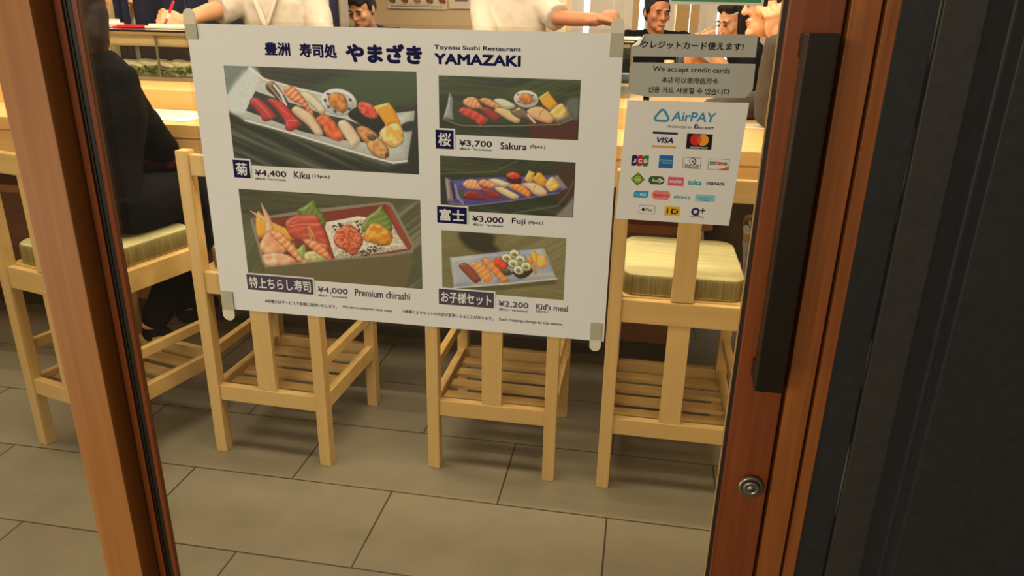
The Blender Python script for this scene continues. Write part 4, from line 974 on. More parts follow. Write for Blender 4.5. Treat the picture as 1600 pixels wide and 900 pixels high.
D.shape([(410, 322), (480, 268), (560, 262), (640, 264), (682, 330), (722, 440), (722, 492), (560, 452), (458, 430)], (176, 74, 58), dark=.35, stripes=(1.35, 60, (192, 98, 78))); D.line([(445, 345), (540, 330), (660, 330)], 5, (206, 124, 100), .8); D.line([(585, 350), (600, 440)], 6, (170, 160, 90), .8); D.line([(600, 370), (625, 440)], 5, (180, 170, 100), .7)
D.shape([(690, 352), (712, 380), (778, 588), (752, 590)], (136, 62, 48), smooth=False, dark=.1)
D.shape([(228, 170), (262, 220), (302, 290), (322, 382), (268, 392), (262, 305)], (230, 176, 136), dark=.3); D.shape([(146, 230), (200, 252), (272, 290), (262, 312)], (230, 190, 148), dark=.2)
D.shape([(222, 482), (268, 400), (330, 388), (402, 440), (422, 522), (330, 562), (240, 542)], (226, 178, 138), col2=(216, 146, 104), noise=40, dark=.3)
D.shape([(240, 560), (330, 540), (430, 560), (482, 590), (480, 622), (300, 642), (256, 620)], (228, 156, 120), col2=(232, 196, 164), noise=36, dark=.35)
D.shape([(298, 400), (370, 388), (470, 480), (572, 602), (532, 622), (440, 542)], (224, 134, 82), dark=.35, stripes=(.9, 46, (236, 190, 150)))
D.shape([(498, 532), (552, 478), (562, 562), (540, 592)], (154, 168, 92), dark=.25); D.shape([(470, 455), (484, 500), (500, 540), (470, 500)], (160, 172, 104), dark=.2)
D.shape([(560, 540), (690, 530), (712, 588), (572, 612)], (202, 196, 150), dark=.25, col2=(180, 178, 120))
D.shape([(640, 470), (722, 480), (716, 522), (668, 512)], (220, 118, 56), dark=.3); D.shape([(536, 444), (620, 448), (700, 500), (752, 582), (720, 592), (600, 512)], (222, 126, 80), dark=.35, stripes=(.9, 40, (232, 174, 132)))
D.shape([(768, 440), (800, 368), (870, 333), (932, 360), (987, 440), (962, 512), (920, 562), (860, 532), (788, 492)], (172, 74, 48), col2=(208, 124, 88), noise=11, dark=.3)
D.shape([(988, 410), (1050, 322), (1110, 333), (1200, 400), (1192, 472), (1130, 492), (1060, 472), (998, 452)], (218, 158, 58), col2=(190, 124, 44), noise=26, dark=.4, stripes=(.7, 60, (228, 178, 86)))
D.finish('dish_photo', po, 'printed photo of a lacquer box with rice, leaves and mixed raw fish')

# ---- nine pieces on a dark leaf plate
D = Print([(98, 78), (1465, 122), (1432, 700), (105, 641)], 670, 105, 6.154)
D.bg((38, 46, 28)); D.leafy(.1, 70, (66, 80, 42), .75, y1=330); D.leafy(-.35, 60, (78, 92, 44), .6, x0=700, y1=330); D.leafy(.2, 60, (70, 76, 56), .5, y0=560); D.shape([(960, 560), (1440, 500), (1440, 700), (1000, 690)], (74, 34, 28), flat=True, smooth=False, soft=40)
D.shape([(1320, 330), (1440, 300), (1440, 480), (1390, 490)], (92, 98, 84), flat=True, soft=40)
D.shape([(235, 300), (330, 330), (900, 330), (1240, 340), (1310, 300), (1390, 492), (1250, 550), (900, 568), (300, 560), (140, 494)], (50, 58, 38), dark=.2, smooth=False, shine=0)
D.shape([(940, 440), (1330, 430), (1385, 495), (1250, 550), (940, 560)], (82, 42, 34), flat=True, smooth=False, soft=60)
D.shape([(200, 234), (236, 300), (232, 400), (242, 502), (140, 492), (182, 350)], (140, 146, 144), smooth=False, dark=.25); D.shape([(1308, 300), (1392, 492), (1250, 540), (1200, 522), (1322, 440)], (116, 108, 102), smooth=False, dark=.25)
D.line([(140, 496), (300, 556), (500, 564), (900, 560), (1250, 548), (1392, 494)], 6, (128, 120, 106), .8)
D.shape([(624, 315), (700, 298), (790, 333), (842, 375), (790, 402), (700, 386)], (198, 198, 168), dark=.4)
D.shape([(484, 310), (560, 293), (640, 333), (700, 386), (660, 398), (560, 366)], (220, 132, 82), dark=.4, stripes=(.8, 46, (234, 170, 126)))
D.shape([(330, 320), (400, 283), (470, 303), (512, 375), (545, 400), (480, 396), (420, 396), (350, 362)], (218, 138, 92), dark=.4, stripes=(.5, 40, (236, 178, 136)))
D.shape([(498, 400), (580, 388), (690, 470), (692, 492), (640, 517), (560, 472)], (146, 48, 44), dark=.4)
D.shape([(288, 420), (340, 383), (430, 408), (520, 458), (572, 500), (520, 552), (480, 552), (440, 512), (340, 462)], (184, 54, 44), dark=.4, stripes=(.6, 70, (200, 84, 66)))
D.shape([(944, 420), (1010, 383), (1090, 383), (1182, 450), (1202, 512), (1150, 537), (1060, 512), (978, 472)], (222, 172, 126), dark=.35); D.line([(1060, 480), (1075, 430), (1110, 400)], 5, (176, 116, 76), .8)
D.shape([(628, 410), (690, 388), (790, 418), (882, 500), (850, 537), (780, 512), (680, 452)], (212, 182, 130), dark=.35)
D.shape([(788, 430), (870, 388), (940, 420), (1032, 527), (1000, 532), (920, 482), (868, 492)], (120, 98, 86), dark=.4); D.line([(955, 452), (1020, 530)], 9, (208, 200, 188)); D.ell(862, 398, 22, 12, -.3, (214, 186, 70), flat=True)
D.ell(938, 306, 120, 84, .1, (190, 190, 180), r=20, dark=.3); D.ell(938, 298, 114, 74, .1, (220, 218, 208), r=12, dark=.2); D.ell(938, 303, 98, 60, .1, (190, 192, 186), r=30, dark=.25)
for x, y in ((858, 262), (1000, 270), (866, 330), (1012, 320), (930, 352)): D.ell(x, y, 10, 8, .5, (60, 64, 84), flat=True)
D.shape([(870, 280), (910, 250), (970, 255), (1005, 300), (985, 345), (920, 350), (880, 320)], (210, 140, 62), col2=(182, 104, 44), noise=22, dark=.35)
D.shape([(1060, 290), (1145, 233), (1242, 350), (1232, 372), (1165, 418), (1098, 362)], (224, 158, 44), smooth=False, dark=.25); D.shape([(1060, 290), (1145, 233), (1165, 258), (1078, 318)], (232, 184, 84), smooth=False, dark=.1)
D.shape([(1163, 430), (1270, 348), (1322, 400), (1322, 472), (1220, 503), (1188, 472)], (222, 172, 82), col2=(236, 204, 134), noise=26, dark=.35)
D.finish('dish_photo', po, 'printed photo of nine sushi pieces on a dark leaf plate with a small bowl')

# ---- nine pieces on a violet plate
D = Print([(110, 80), (1415, 143), (1385, 672), (118, 600)], 670, 230, 6.154)
D.bg((44, 48, 32)); D.leafy(.12, 60, (72, 78, 46), .75, y1=300, x1=900); D.leafy(-.45, 70, (66, 72, 44), .6, x0=600, y1=260); D.leafy(.35, 60, (72, 78, 62), .7, y0=520)
D.shape([(1180, 270), (1410, 160), (1400, 480), (1240, 520)], (66, 48, 36), flat=True, soft=50); D.shape([(1210, 672), (1340, 540), (1395, 470), (1390, 680)], (124, 118, 110), flat=True, smooth=False, soft=30)
D.line([(120, 250), (400, 245), (640, 230), (860, 130)], 8, (104, 104, 64), .5); D.line([(1395, 320), (1330, 450), (1240, 560), (1000, 600), (780, 640)], 7, (96, 98, 82), .7)
D.shape([(158, 284), (240, 314), (500, 288), (750, 283), (1225, 263), (1337, 392), (1250, 436), (800, 512), (400, 557), (210, 532), (180, 522)], (80, 72, 138), r=50, dark=.2, smooth=False, shine=.1)
D.line([(200, 532), (400, 558), (800, 512), (1250, 436)], 7, (120, 112, 166), .8)
D.shape([(158, 284), (212, 318), (244, 512), (184, 518)], (140, 126, 134), smooth=False, dark=.2); D.shape([(205, 325), (240, 340), (262, 500), (240, 500)], (52, 40, 52), smooth=False, dark=.1, soft=10); D.shape([(1240, 263), (1337, 392), (1280, 412), (1208, 290)], (140, 120, 130), smooth=False, dark=.2)
D.line([(255, 360), (285, 480), (330, 530)], 12, (150, 150, 190), .7); D.shape([(280, 410), (340, 405), (340, 500), (310, 490)], (70, 78, 62), flat=True, soft=10)
D.shape([(570, 315), (650, 298), (740, 328), (792, 355), (740, 382), (660, 367)], (208, 198, 168), dark=.35)
D.shape([(480, 330), (540, 303), (640, 348), (682, 375), (600, 392), (510, 372)], (220, 134, 86), dark=.4, stripes=(.8, 46, (234, 172, 130)))
D.shape([(326, 350), (390, 306), (470, 318), (502, 380), (530, 405), (480, 407), (380, 397)], (218, 146, 104), dark=.35, stripes=(.5, 40, (234, 182, 144)))
D.shape([(750, 272), (880, 280), (887, 346), (830, 352), (760, 322)], (76, 26, 22), dark=.3); D.ell(815, 270, 67, 33, .05, (204, 46, 32), col2=(230, 90, 64), noise=10, dark=.3)
D.shape([(918, 310), (965, 220), (1022, 245), (1000, 322), (960, 337)], (228, 174, 72), smooth=False, dark=.2); D.shape([(1000, 310), (1045, 240), (1082, 245), (1142, 320), (1110, 377), (1040, 345)], (224, 154, 50), smooth=False, dark=.2)
D.shape([(340, 450), (390, 413), (470, 423), (540, 473), (557, 512), (470, 507), (350, 492)], (130, 42, 40), dark=.35); D.shape([(498, 410), (580, 393), (692, 450), (702, 482), (600, 492)], (140, 48, 48), dark=.35)
D.shape([(886, 350), (1000, 338), (1080, 368), (1142, 430), (1110, 463), (1020, 452), (958, 396)], (226, 186, 144), dark=.35); D.line([(1010, 430), (1015, 380), (1040, 350)], 5, (180, 128, 86), .7)
D.shape([(636, 400), (700, 378), (790, 418), (872, 470), (830, 497), (760, 477)], (220, 190, 146), dark=.35)
D.shape([(763, 375), (840, 348), (920, 373), (982, 440), (960, 477), (870, 432)], (234, 124, 46), dark=.3, stripes=(.75, 44, (242, 166, 98)))
D.shape([(1123, 370), (1150, 308), (1200, 283), (1252, 350), (1252, 392), (1170, 423)], (226, 172, 84), col2=(238, 204, 130), noise=24, dark=.3)
D.finish('dish_photo', po, 'printed photo of nine sushi pieces on a violet plate')

# ---- children's set on a pale rectangular plate
D = Print([(123, 27), (1322, 103), (1293, 695), (135, 606)], 670, 355, 6.152)
D.bg((112, 104, 68)); D.leafy(-.5, 80, (134, 128, 94), .7, x0=700); D.leafy(.15, 70, (134, 130, 90), .6, y0=520); D.leafy(-.1, 60, (128, 122, 88), .5, x1=320)
D.shape([(300, 40), (610, 55), (630, 160), (680, 230), (520, 250), (360, 180)], (54, 50, 34), flat=True, soft=50)
D.shape([(212, 320), (700, 560), (1232, 495), (1225, 540), (700, 600), (250, 600)], (88, 82, 56), flat=True, smooth=False, soft=24)
D.shape([(204, 288), (640, 240), (1110, 198), (1232, 492), (700, 547), (244, 580)], (172, 174, 172), col2=(146, 156, 174), noise=120, r=40, dark=.12, smooth=False, shine=.05)
D.line([(244, 578), (700, 545), (1230, 492)], 8, (196, 196, 188), .8)
D.shape([(640, 390), (760, 395), (802, 442), (760, 462), (670, 442)], (84, 80, 54), dark=.2, soft=12); D.shape([(808, 420), (1000, 395), (962, 462), (880, 492), (820, 452)], (62, 58, 40), dark=.2, soft=10)
D.shape([(290, 370), (340, 338), (400, 368), (502, 490), (480, 522), (440, 532), (370, 462)], (140, 76, 54), dark=.35)
D.shape([(403, 350), (470, 333), (540, 368), (617, 470), (600, 512), (545, 527), (490, 462)], (232, 136, 66), dark=.3, stripes=(1.0, 44, (240, 170, 110)))
D.shape([(500, 310), (560, 288), (640, 348), (720, 448), (782, 507), (740, 527), (690, 517), (600, 422)], (222, 148, 90), dark=.3, stripes=(.8, 60, (206, 116, 68)))
D.ell(693, 343, 78, 54, .55, (206, 62, 32), col2=(228, 100, 62), noise=12, dark=.3)
for x, y in ((825, 255), (752, 292), (883, 308), (813, 345), (938, 374), (865, 408)):
    D.ell(x, y+2, 56, 46, .3, (48, 44, 30), flat=True); D.ell(x, y, 50, 40, .3, (218, 216, 172), r=12, dark=.12); D.ell(x-2, y+4, 25, 18, .3, (150, 150, 84), col2=(122, 126, 60), noise=9, dark=.2)
D.shape([(982, 250), (1005, 210), (1050, 262), (1060, 320), (1040, 370), (1000, 330)], (232, 168, 72), smooth=False, dark=.25); D.shape([(928, 290), (990, 278), (1010, 330), (980, 360)], (222, 152, 62), smooth=False, dark=.25); D.shape([(1045, 270), (1122, 268), (1147, 340), (1130, 382), (1080, 397), (1040, 380)], (228, 166, 74), smooth=False, dark=.25, stripes=(.2, 60, (238, 186, 104)))
D.shape([(1000, 358), (1018, 360), (1044, 440), (1020, 450), (985, 372)], (210, 142, 72), smooth=False, dark=.2)
D.finish('dish_photo', po, "printed photo of the children's sushi set on a pale rectangular plate")

# ---- name tags: dark plates with a white rim and white brush lettering
def name_tag(u0, v0, u1, v1, dv, body, mt, grow=.0016, bold=.28, pad=.14):
    x0, za = DX(u0, v0); x1, zb = DX(u1, v1)
    za2 = DX(u1, v0+dv)[1]; zb2 = DX(u0, v1-dv)[1]; z1 = (za+za2)/2; z0 = (zb+zb2)/2
    m = MB(); m.box((x0-grow*.5, -.00150, z0-grow*.2), (x1+grow, -.00126, z1+grow), 1); m.box((x0, -.00170, z0), (x1, -.00151, z1), 0); o = at(m.build('name_tag', [mt, PWHITE], po))
    V, F, FM = [], [], []; w, h = x1-x0, z1-z0; n = len(body); pw = pad*h
    text_into(V, F, FM, body, x0+pw, x1-pw, (z0+z1)/2, h*(1-2*pad), -.00185, 0, bold*1e-3)
    me = bpy.data.meshes.new('tag_lettering'); me.from_pydata(V, [], F); l = link('tag_lettering', me, [PWHITE], o)
    return o
name_tag(364.5, 249, 393, 278, 1.5, '菊', NAVYINK); name_tag(386, 428, 491, 459, 7.2, '特上ちらし寿司', HAZEINK, bold=.26)
name_tag(681, 202, 709.5, 233, 1.6, '桜', NAVYINK); name_tag(683.5, 321, 730, 350, 3.2, '富士', NAVYINK, bold=.3); name_tag(686, 450, 772, 481, 7, 'お子様セット', HAZEINK, bold=.28)
at(lettering('title_lettering', [('豊洲', 414, 454, 76, 77, 21, 0, .52), ('寿司処', 468.5, 527, 78, 80.5, 22.5, 0, .5), ('やまざき', 540.6, 660, 81.5, 85.5, 31, 0, 1.05)], [NAVYINK], po))
at(lettering('title_lettering', [('Toyosu Sushi Restaurant', 679, 814, 75.2, 77.2, 9, 0, .16), ('YAMAZAKI', 679, 814, 91.5, 95.5, 17.5, 0, .62)], [NAVYINK], po))
def price(yen, name, note, a, b, c, mt):
    at(lettering('price_lettering', [(yen, *a, 0, .2), ('(税込み・Tax included)', a[0]+1, a[1]-1, a[2]+8.8, a[3]+8.6, 4.2, 0, .07), (name, *b, 0, .16)]+([(note, *c, 0, .1)] if note else []), [mt], po))
price('¥4,400', 'Kiku', '(11pcs.)', (399, 448, 270, 272.5, 11), (460, 484.5, 272.8, 274, 11), (489, 515.5, 275, 276.4, 6.6), DARKINK)
price('¥4,000', 'Premium chirashi', None, (497, 544, 452.5, 455.5, 10.5), (555, 641, 456.8, 462.2, 11.5), None, HAZEINK)
price('¥3,700', 'Sakura', '(9pcs.)', (717.6, 769, 223.6, 225.6, 11), (782, 823, 227.6, 229, 11), (829, 852.5, 229.2, 230, 6.6), DARKINK)
price('¥3,000', 'Fuji', '(9pcs.)', (738, 787, 341.8, 344.4, 11), (800, 821, 345.6, 347, 11.5), (826, 849, 347.4, 348.6, 6.6), DARKINK)
price('¥2,200', "Kid's meal", None, (779, 826, 474.2, 477.4, 10.5), (838, 887.5, 478.2, 481.8, 9.5), None, HAZEINK)
at(lettering('price_lettering', [('(5pcs.)', 838, 856, 485.6, 487, 5, 0, .08)], [HAZEINK], po))
at(lettering('footnote_lettering', [('※味噌汁はサービスで皆様に提供いたします。', 415, 527, 470, 478.4, 5.6, 0, .07), ('We serve everyone miso soup.', 535.5, 614, 479.4, 485.4, 5.2, 0, .07),
    ('※季節によりセットの内容が変更になることがあります。', 630, 771, 486.4, 497, 5.8, 0, .07), ('Sushi toppings change by the season.', 780, 879.5, 498.4, 506.8, 5.8, 0, .07)], [HAZEINK], po))
# ---- rounded adhesive tabs at the corners: grey pad on the sheet, white pull tab
TAB = mat('white_adhesive_tab', (222, 214, 192), .5, var=.02); PADM = mat('grey_adhesive_pad', (182, 176, 150), .5, var=.04, scale=200)
def tab(u0, u1, v0, v1, vs, up):
    """pad between vs and the sheet side, rounded pull tab beyond"""
    um = (u0+u1)/2; x0 = DX(u0, (v0+v1)/2)[0]; x1 = DX(u1, (v0+v1)/2)[0]
    xm = DX(um, vs)[0]; w = x1-x0; x0, x1 = xm-w/2, xm+w/2
    ztop, zs, zbot = DX(um, v0)[1], DX(um, vs)[1], DX(um, v1)[1]
    pa = (zbot, zs) if up else (zs, ztop); m = MB(); m.box((x0, -.0023, pa[0]), (x1, -.0019, pa[1]), 1)
    r = w/2; pts = []; ze = ztop if up else zbot; s = 1 if up else -1
    for k in range(13):
        t = math.pi*k/12; pts.append((xm+r*math.cos(t), -.0019, ze-s*r+s*r*math.sin(t)))
    pts += [(x0, -.0019, zs), (x1, -.0019, zs)]; m.prism(pts, (0, -.0008, 0), 0)
    at(m.build('adhesive_tab', [TAB, PADM], po))
tab(290, 308, 13, 61, 37, True); tab(954.5, 975.5, 27, 89, 52, True); tab(349.5, 367.5, 455, 499, 483, False); tab(921.5, 939.5, 504, 547, 530, False)

# ------------------------------------------------------------------ payment stickers
SWHITE = mat('sticker_white', (226, 224, 216), .45, var=.01); LABG = mat('label_tape_grey', (174, 172, 160), .45, var=.02)
def CM(name, rgb): return mat('ink_'+name, rgb, .6, spec=.2)
def on_glass(pts, m, y0, th, mi=0):
    m.prism([(DX(u, v)[0], y0, DX(u, v)[1]) for u, v in pts], (0, -th, 0), mi)
def rect(m, u0, v0, u1, v1, y, mi, slope=.075):
    """upright printed rectangle on the sticker"""
    um, vm = (u0+u1)/2, (v0+v1)/2; x0 = DX(u0, vm)[0]; x1 = DX(u1, vm)[0]; z1 = DX(um, v0)[1]; z0 = DX(um, v1)[1]
    m.box((x0, y, z0), (x1, y+.00004, z1), mi); return x0, x1, z0, z1
def disc(m, x, z, r, y, mi, rz=None, n=28):
    f = m.poly([(x+r*math.cos(2*math.pi*k/n), y, z+(rz or r)*math.sin(2*math.pi*k/n)) for k in range(n)], mi)
def ring(m, pts, w, y, mi):
    """outline ribbon through closed pts (x,z), half width w"""
    n = len(pts); P = [Vector((a, 0, b)) for a, b in pts]; A, B = [], []
    for i in range(n):
        d = (P[(i+1) % n]-P[i-1]).normalized(); nn = Vector((-d.z, 0, d.x)); A.append(P[i]+nn*w); B.append(P[i]-nn*w)
    for i in range(n):
        j = (i+1) % n; m.poly([(q.x, y, q.z) for q in (A[i], A[j], B[j], B[i])], mi)
def rrect(m, x0, x1, z0, z1, r, y, mi, n=6, skip=()):
    pts = []
    for k, (cx_, cz_, a) in enumerate(((x1-r, z1-r, 0), (x0+r, z1-r, 90), (x0+r, z0+r, 180), (x1-r, z0+r, 270))):
        if k in skip: pts.append(((x1, z1), (x0, z1), (x0, z0), (x1, z0))[k]); continue
        for i in range(n+1):
            t = math.radians(a+90*i/n); pts.append((cx_+r*math.cos(t), cz_+r*math.sin(t)))
    m.poly([(a, y, b) for a, b in pts], mi); return pts
# top notice, mostly above the view
gn = thing('notice_sticker', 'green and white notice at the very top of the glass, above the payment labels', 'sticker', (.5, -.001, 1.42))
m = MB(); x0, x1, zb = DX(1046, 4)[0], DX(1193, 5)[0], DX(1120, 7.5)[1]
m.box((x0, -.0008, zb), (x1, -.0002, zb+.10)); at(m.build('sheet', [SWHITE], gn))
m = MB(); m.box((x0+.0015, -.0011, zb+.0022), (x1-.0022, -.0009, zb+.097)); at(m.build('green_print', [mat('green_print', (60, 140, 80), .4)], gn))
m = MB(); m.box((x1, -.0008, zb-.0006), (x1+.0035, -.0002, zb+.10)); at(m.build('dark_edge', [BLACK], gn))
# label 1 with a curled corner
l1 = thing('label_strip', 'grey label with one line of black Japanese text, its left corner curling', 'label', (.48, -.001, 1.36))
m = MB(); on_glass([(1008, 53), (1184.5, 54), (1180.5, 90), (986, 88), (986, 73)], m, -.0002, .0005); at(m.build('tape', [LABG], l1))
m = MB(); a, b, c = DX(986, 73), DX(1008, 53), DX(999, 70)
m.poly([(a[0], -.0009, a[1]), (c[0], -.0060, c[1]), (b[0], -.0009, b[1])]); m.poly([(a[0], -.0007, a[1]), (b[0], -.0007, b[1]), (c[0], -.0055, c[1])]); at(m.build('curled_corner', [SWHITE], l1, fix=False))
INKB = CM('black', (22, 20, 20))
at(lettering('lettering', [('クレジットカード使えます!', 1002, 1162, 70.3, 72.2, 12.5, 0, .2)], [INKB], l1, -.0009))
l2 = thing('label_strip', 'grey label with three lines of text in English, Chinese and Korean', 'label', (.48, -.001, 1.33))
m = MB(); on_glass([(988, 97.5), (1180.5, 100), (1176, 140), (1164, 153), (1010, 151), (985, 146), (984, 108)], m, -.0002, .0005); at(m.build('tape', [LABG], l2))
at(lettering('lettering', [('We accept credit cards', 1020, 1140.5, 109, 111, 10.5, 0, .07), ('本店可以使用信用卡', 1034, 1122, 125, 126.5, 9.5, 0, .07), ('신용 카드 사용할 수 있습니다', 1012.5, 1140, 140.4, 143, 10, 0, .1)], [INKB], l2, -.0009))
# payment sign
ap = thing('payment_sign', 'white sticker of card and payment logos on the right of the glass', 'sign', (.48, -.001, 1.25))
m = MB(); on_glass([(980.5, 156), (1170.5, 161), (1138.7, 352.5), (961.3, 341)], m, -.0002, .0005); at(m.build('sheet', [SWHITE], ap))
YS = -.00078
BLU = CM('sky_blue', (64, 142, 184)); VNV = CM('visa_navy', (34, 34, 92)); GLD = CM('gold', (214, 158, 86)); RED = CM('red', (214, 44, 36)); ORG = CM('orange', (240, 156, 42)); MIDO = CM('deep_orange', (226, 90, 34)); BLK = CM('black', (22, 20, 20))
GRN = CM('green', (52, 120, 66)); DGRN = CM('dark_green', (58, 92, 46)); LGRN = CM('lime', (150, 178, 60)); PNK = CM('pink', (222, 88, 116)); SAL = CM('salmon', (232, 128, 128)); TEA = CM('teal', (40, 150, 170)); CY = CM('azure', (52, 152, 200)); PALE = CM('pale_cyan', (140, 196, 208)); YEL = CM('yellow', (226, 178, 40)); DBL = CM('amex_blue', (38, 104, 172)); GRY = CM('grey', (120, 118, 114)); CRD = CM('crimson', (190, 40, 52))
LM = [BLU, VNV, GLD, RED, ORG, BLK, GRN, DGRN, LGRN, PNK, SAL, TEA, CY, PALE, YEL, DBL, GRY, SWHITE, MIDO, CRD]
I = {k: i for i, k in enumerate('BLU VNV GLD RED ORG BLK GRN DGRN LGRN PNK SAL TEA CY PALE YEL DBL GRY WHT MIDO CRD'.split())}
def logo(name, draw, texts=()):
    m = MB(); draw(m)
    if len(m.bm.faces): o = at(m.build(name, LM, ap))
    else: m.bm.free(); o = None
    if texts:
        t = lettering(name if o is None else 'logo_lettering', [(a, b, c, d, e, f, I[g], h, k) for a, b, c, d, e, f, g, h, k in texts], LM, o or ap, YS-.00016)
        if o is None: at(t)
def tri(m):
    (x0, z1), (x1, z0) = DX(1024.5, 171), DX(1044, 189); xm = x0+(x1-x0)*.52; r = .0022; pts = []
    for (px, pz), a0, a1 in (((x0+r, z0+r), 150, 270), ((x1-r, z0+r), -90, 30), ((xm, z1-r), 30, 150)):
        for k in range(7): t = math.radians(a0+(a1-a0)*k/6); pts.append((px+r*math.cos(t), pz+r*math.sin(t)))
    ring(m, pts, .00105, YS, I['BLU'])
logo('payment_logo', tri, [('AirPAY', 1050, 1118, 181.5, 183.5, 15, 'BLU', .26, .12), ('PRODUCED BY', 1043.5, 1081.5, 197.5, 199.2, 3.6, 'GRY', .04, 0), ('RECRUIT', 1091, 1115, 199.6, 200.6, 4, 'BLK', .1, .1), ('n', 1084.8, 1090.5, 197.2, 197.6, 7.5, 'VNV', .25, .1)])
def visa(m): rect(m, 1020, 206, 1059, 209.6, YS, I['VNV']); rect(m, 1018, 227.4, 1056, 231, YS, I['GLD'])
logo('card_logo', visa, [('VISA', 1025, 1053, 218, 219.6, 9.2, 'VNV', .3, .22)])
def mc(m):
    x0, x1, z0, z1 = rect(m, 1072.5, 209, 1112.5, 233, YS, I['BLK']); w = x1-x0; xm = (x0+x1)/2; zc = z0+(z1-z0)*.60; r = w*.225
    disc(m, xm-w*.14, zc, r, YS-.00010, I['RED']); disc(m, xm+w*.14, zc, r, YS-.00013, I['ORG'])
    pts = []; a = math.acos(w*.14/r)
    for k in range(11): t = -a+2*a*k/10; pts.append((xm-w*.14+r*math.cos(t), zc+r*math.sin(t)))
    for k in range(11): t = math.pi-a+2*a*k/10; pts.append((xm+w*.14+r*math.cos(t), zc+r*math.sin(t)))
    m.poly([(p, YS-.00015, q) for p, q in pts], I['MIDO'])
logo('card_logo', mc, [('mastercard', 1078.5, 1105, 229.5, 230.6, 3.6, 'WHT', .06, .1)])
def jcb(m):
    for k, c in enumerate(('VNV', 'CRD', 'GRN')):
        u0 = 987.3+k*8.9; x0, z1 = DX(u0, 241.5+k*.5); x1, z0 = DX(u0+7.6, 259+k*.5); rrect(m, x0, x1, z0, z1, (x1-x0)*.45, YS, I[c], skip=(0, 2))
logo('card_logo', jcb, [('J', 989, 994, 250.6, 250.8, 6, 'WHT', .2, 0), ('C', 997.5, 1003.5, 251, 251.2, 6, 'WHT', .2, 0), ('B', 1006, 1012, 251.6, 251.8, 6, 'WHT', .2, 0)])
def amex(m): rect(m, 1029.5, 242.3, 1051.5, 262.6, YS, I['DBL']); rect(m, 1031, 249.4, 1050.8, 252, YS-.00006, I['PALE']); rect(m, 1034, 253, 1050.8, 255.6, YS-.00006, I['PALE'])
logo('card_logo', amex, [('AMERICAN', 1031.5, 1050.5, 250.4, 251.2, 2.6, 'DBL', .04, 0), ('EXPRESS', 1034.5, 1050.5, 254, 254.7, 2.6, 'DBL', .04, 0)])
def box_outline(m, u0, v0, u1, v1, c='GRY', w=.00022, r=.001):
    x0, z1 = DX(u0, v0); x1, z0 = DX(u1, v1); t = MB(); pts = rrect(t, x0, x1, z0, z1, r, YS, 0, 4); t.bm.free(); ring(m, pts, w, YS, I[c]); return x0, x1, z0, z1
def diners(m):
    x0, x1, z0, z1 = box_outline(m, 1068, 245.6, 1094, 263.6); xc, zc = (x0+x1)/2+.0006, z0+(z1-z0)*.66; n = 24
    ring(m, [(xc+.0030*math.cos(2*math.pi*k/n), zc+.0030*math.sin(2*math.pi*k/n)) for k in range(n)], .0002, YS, I['VNV'])
    m.poly([(xc+.0030*math.cos(math.radians(-80+160*k/10)), YS-.00004, zc+.0030*math.sin(math.radians(-80+160*k/10))) for k in range(11)], I['VNV']); disc(m, xc, zc, .0022, YS-.00008, I['WHT'])
    disc(m, xc-.0004, zc, .0005, YS-.0001, I['VNV'], .0013); disc(m, xc+.0007, zc, .0004, YS-.0001, I['VNV'], .0013)
logo('card_logo', diners, [('Diners Club', 1070, 1092, 257.4, 258.6, 4, 'VNV', .03, 0), ('INTERNATIONAL', 1069.5, 1091, 260.7, 261.6, 1.8, 'VNV', .04, 0)])
def disco(m):
    x0, x1, z0, z1 = box_outline(m, 1107.5, 247.6, 1138, 266); m.poly([(x0+(x1-x0)*.4, YS-.00003, z0), (x1, YS-.00003, z0), (x1, YS-.00003, z0+(z1-z0)*.38), (x0+(x1-x0)*.72, YS-.00003, z0+(z1-z0)*.16)], I['MIDO'])
    p = DX(1124.4, 255.3); disc(m, p[0], p[1], .00165, YS-.0001, I['MIDO'])
logo('card_logo', disco, [('DISC', 1109, 1121.5, 254, 255, 5, 'BLK', .1, .06), ('VER', 1127, 1136.5, 255.4, 256.2, 5, 'BLK', .1, .06)])
def diamond(m):
    x, z = DX(996.5, 279.6); r = .0066; m.poly([(x-r, YS, z), (x, YS, z-r), (x+r, YS, z), (x, YS, z+r)], I['DGRN']); r *= .88; m.poly([(x-r, YS-.00004, z), (x, YS-.00004, z-r), (x+r, YS-.00004, z), (x, YS-.00004, z+r)], I['LGRN'])
    ring(m, [(x+.0040*math.cos(t), z+.0040*math.sin(t)) for t in [2*math.pi*k/24 for k in range(24)]], .0003, YS-.0001, I['DGRN'])
logo('transit_logo', diamond, [('kita', 992, 1001, 280, 280.4, 3, 'WHT', .06, 0)])
def suica(m):
    x0, z1 = DX(1013.8, 274.3); x1, z0 = DX(1037.6, 288.6); rrect(m, x0, x1, z0, z1, (z1-z0)*.49, YS, I['DGRN'])
    x, z = DX(1030.5, 281.9); disc(m, x, z, .0021, YS-.00006, I['WHT'])
logo('transit_logo', suica, [('Su', 1019, 1026.5, 281, 281.4, 4.2, 'WHT', .1, 0), ('ic', 1028, 1032.5, 281.6, 282, 4, 'DGRN', .1, 0), ('a', 1033.6, 1036.6, 282, 282.2, 3.2, 'WHT', .1, 0)])
def pasmo(m): rect(m, 1043.6, 276.4, 1068.2, 290.2, YS, I['PNK'])
logo('transit_logo', pasmo, [('PASMO', 1046.5, 1065.5, 283, 283.8, 4.6, 'WHT', .16, .05)])
logo('transit_logo', lambda m: None, [('toica', 1074.8, 1096, 284, 286, 8.5, 'TEA', .22, 0)])
logo('transit_logo', lambda m: None, [('manaca', 1103.5, 1132, 286.2, 287.4, 4.6, 'BLK', .14, .1)])
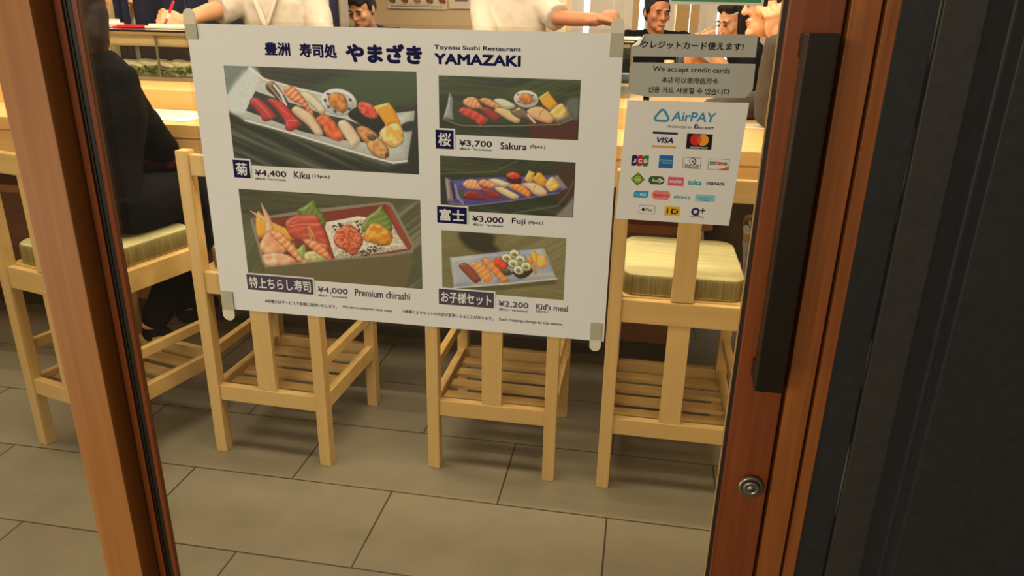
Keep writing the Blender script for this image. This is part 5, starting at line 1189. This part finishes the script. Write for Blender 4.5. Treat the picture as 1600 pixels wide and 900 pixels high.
def icoca(m):
    x0, z1 = DX(990.6, 297.4); x1, z0 = DX(1012.6, 309.4); c = .0018
    m.poly([(x0, YS, z0), (x1-c, YS, z0), (x1, YS, z0+c), (x1, YS, z1), (x0+c, YS, z1), (x0, YS, z1-c)], I['CY'])
logo('transit_logo', icoca, [('IC', 993.5, 999, 303, 303.3, 4, 'PALE', .1, .05), ('OCA', 999.8, 1009.8, 303.4, 304, 4.2, 'WHT', .16, .05)])
def sugoca(m):
    for k in range(3): x, z = DX(1026+k*6.8, 304.2+k*.5); disc(m, x, z, .0045, YS-.00004*k, I['SAL'])
logo('transit_logo', sugoca, [('SUGOCA', 1021.8, 1044.5, 304.3, 305.6, 4.2, 'CRD', .12, 0)])
logo('transit_logo', lambda m: None, [('nimoca', 1053, 1078.6, 306.8, 308.2, 6, 'TEA', .1, .1)])
def haya(m): rect(m, 1086.2, 304, 1117, 314.8, YS, I['PALE'])
logo('transit_logo', haya, [('はやかけん', 1091, 1112, 308.4, 309.6, 3.4, 'CY', .05, 0), ('HAYAKAKEN', 1093.5, 1107.5, 312.2, 312.9, 1.8, 'DBL', .03, 0)])
def apple(m):
    box_outline(m, 999, 320, 1022.6, 334.6); x, z = DX(1005.2, 326.8); disc(m, x-.0005, z-.0002, .0011, YS-.00004, I['BLK'], .0013); disc(m, x+.0005, z-.0002, .0011, YS-.00004, I['BLK'], .0013)
    m.poly([(x, YS-.00005, z+.0012), (x+.0009, YS-.00005, z+.0023), (x+.0004, YS-.00005, z+.0012)], I['BLK']); disc(m, x+.0016, z+.0002, .0005, YS-.00008, I['WHT'])
logo('payment_logo', apple, [('Pay', 1009, 1019.6, 327.6, 328.4, 6.4, 'GRY', .07, 0)])
def idd(m): rect(m, 1038.4, 322.3, 1062.2, 337, YS, I['YEL'])
logo('payment_logo', idd, [('i', 1041.4, 1044, 329, 329.2, 8, 'BLK', .22, 0), ('D', 1048.6, 1059.6, 329.8, 330.4, 8, 'BLK', .2, 0)])
def quic(m):
    x, z = DX(1086.6, 330.6); n = 28; ring(m, [(x+.0029*math.cos(2*math.pi*k/n), z+.0029*math.sin(2*math.pi*k/n)) for k in range(n)], .0010, YS, I['VNV'])
    m.poly([(x+.0006, YS-.00005, z-.0008), (x+.0036, YS-.00005, z-.0032), (x+.0024, YS-.00005, z-.0040), (x-.0003, YS-.00005, z-.0014)], I['VNV']); m.poly([(x+.0030, YS-.00006, z-.0006), (x+.0036, YS-.00006, z-.0012), (x+.0030, YS-.00006, z-.0034), (x+.0022, YS-.00006, z-.0034)], I['RED'])
    a, b = DX(1098, 328.6); m.box((a-.0025, YS, b-.0006), (a+.0025, YS+.00003, b+.0006), I['BLK']); m.box((a-.0006, YS-.00003, b-.0025), (a+.0006, YS, b+.0025), I['BLK'])
logo('payment_logo', quic, [('QUICPay', 1077.5, 1100.5, 338, 339.4, 2.6, 'BLK', .05, .2)])
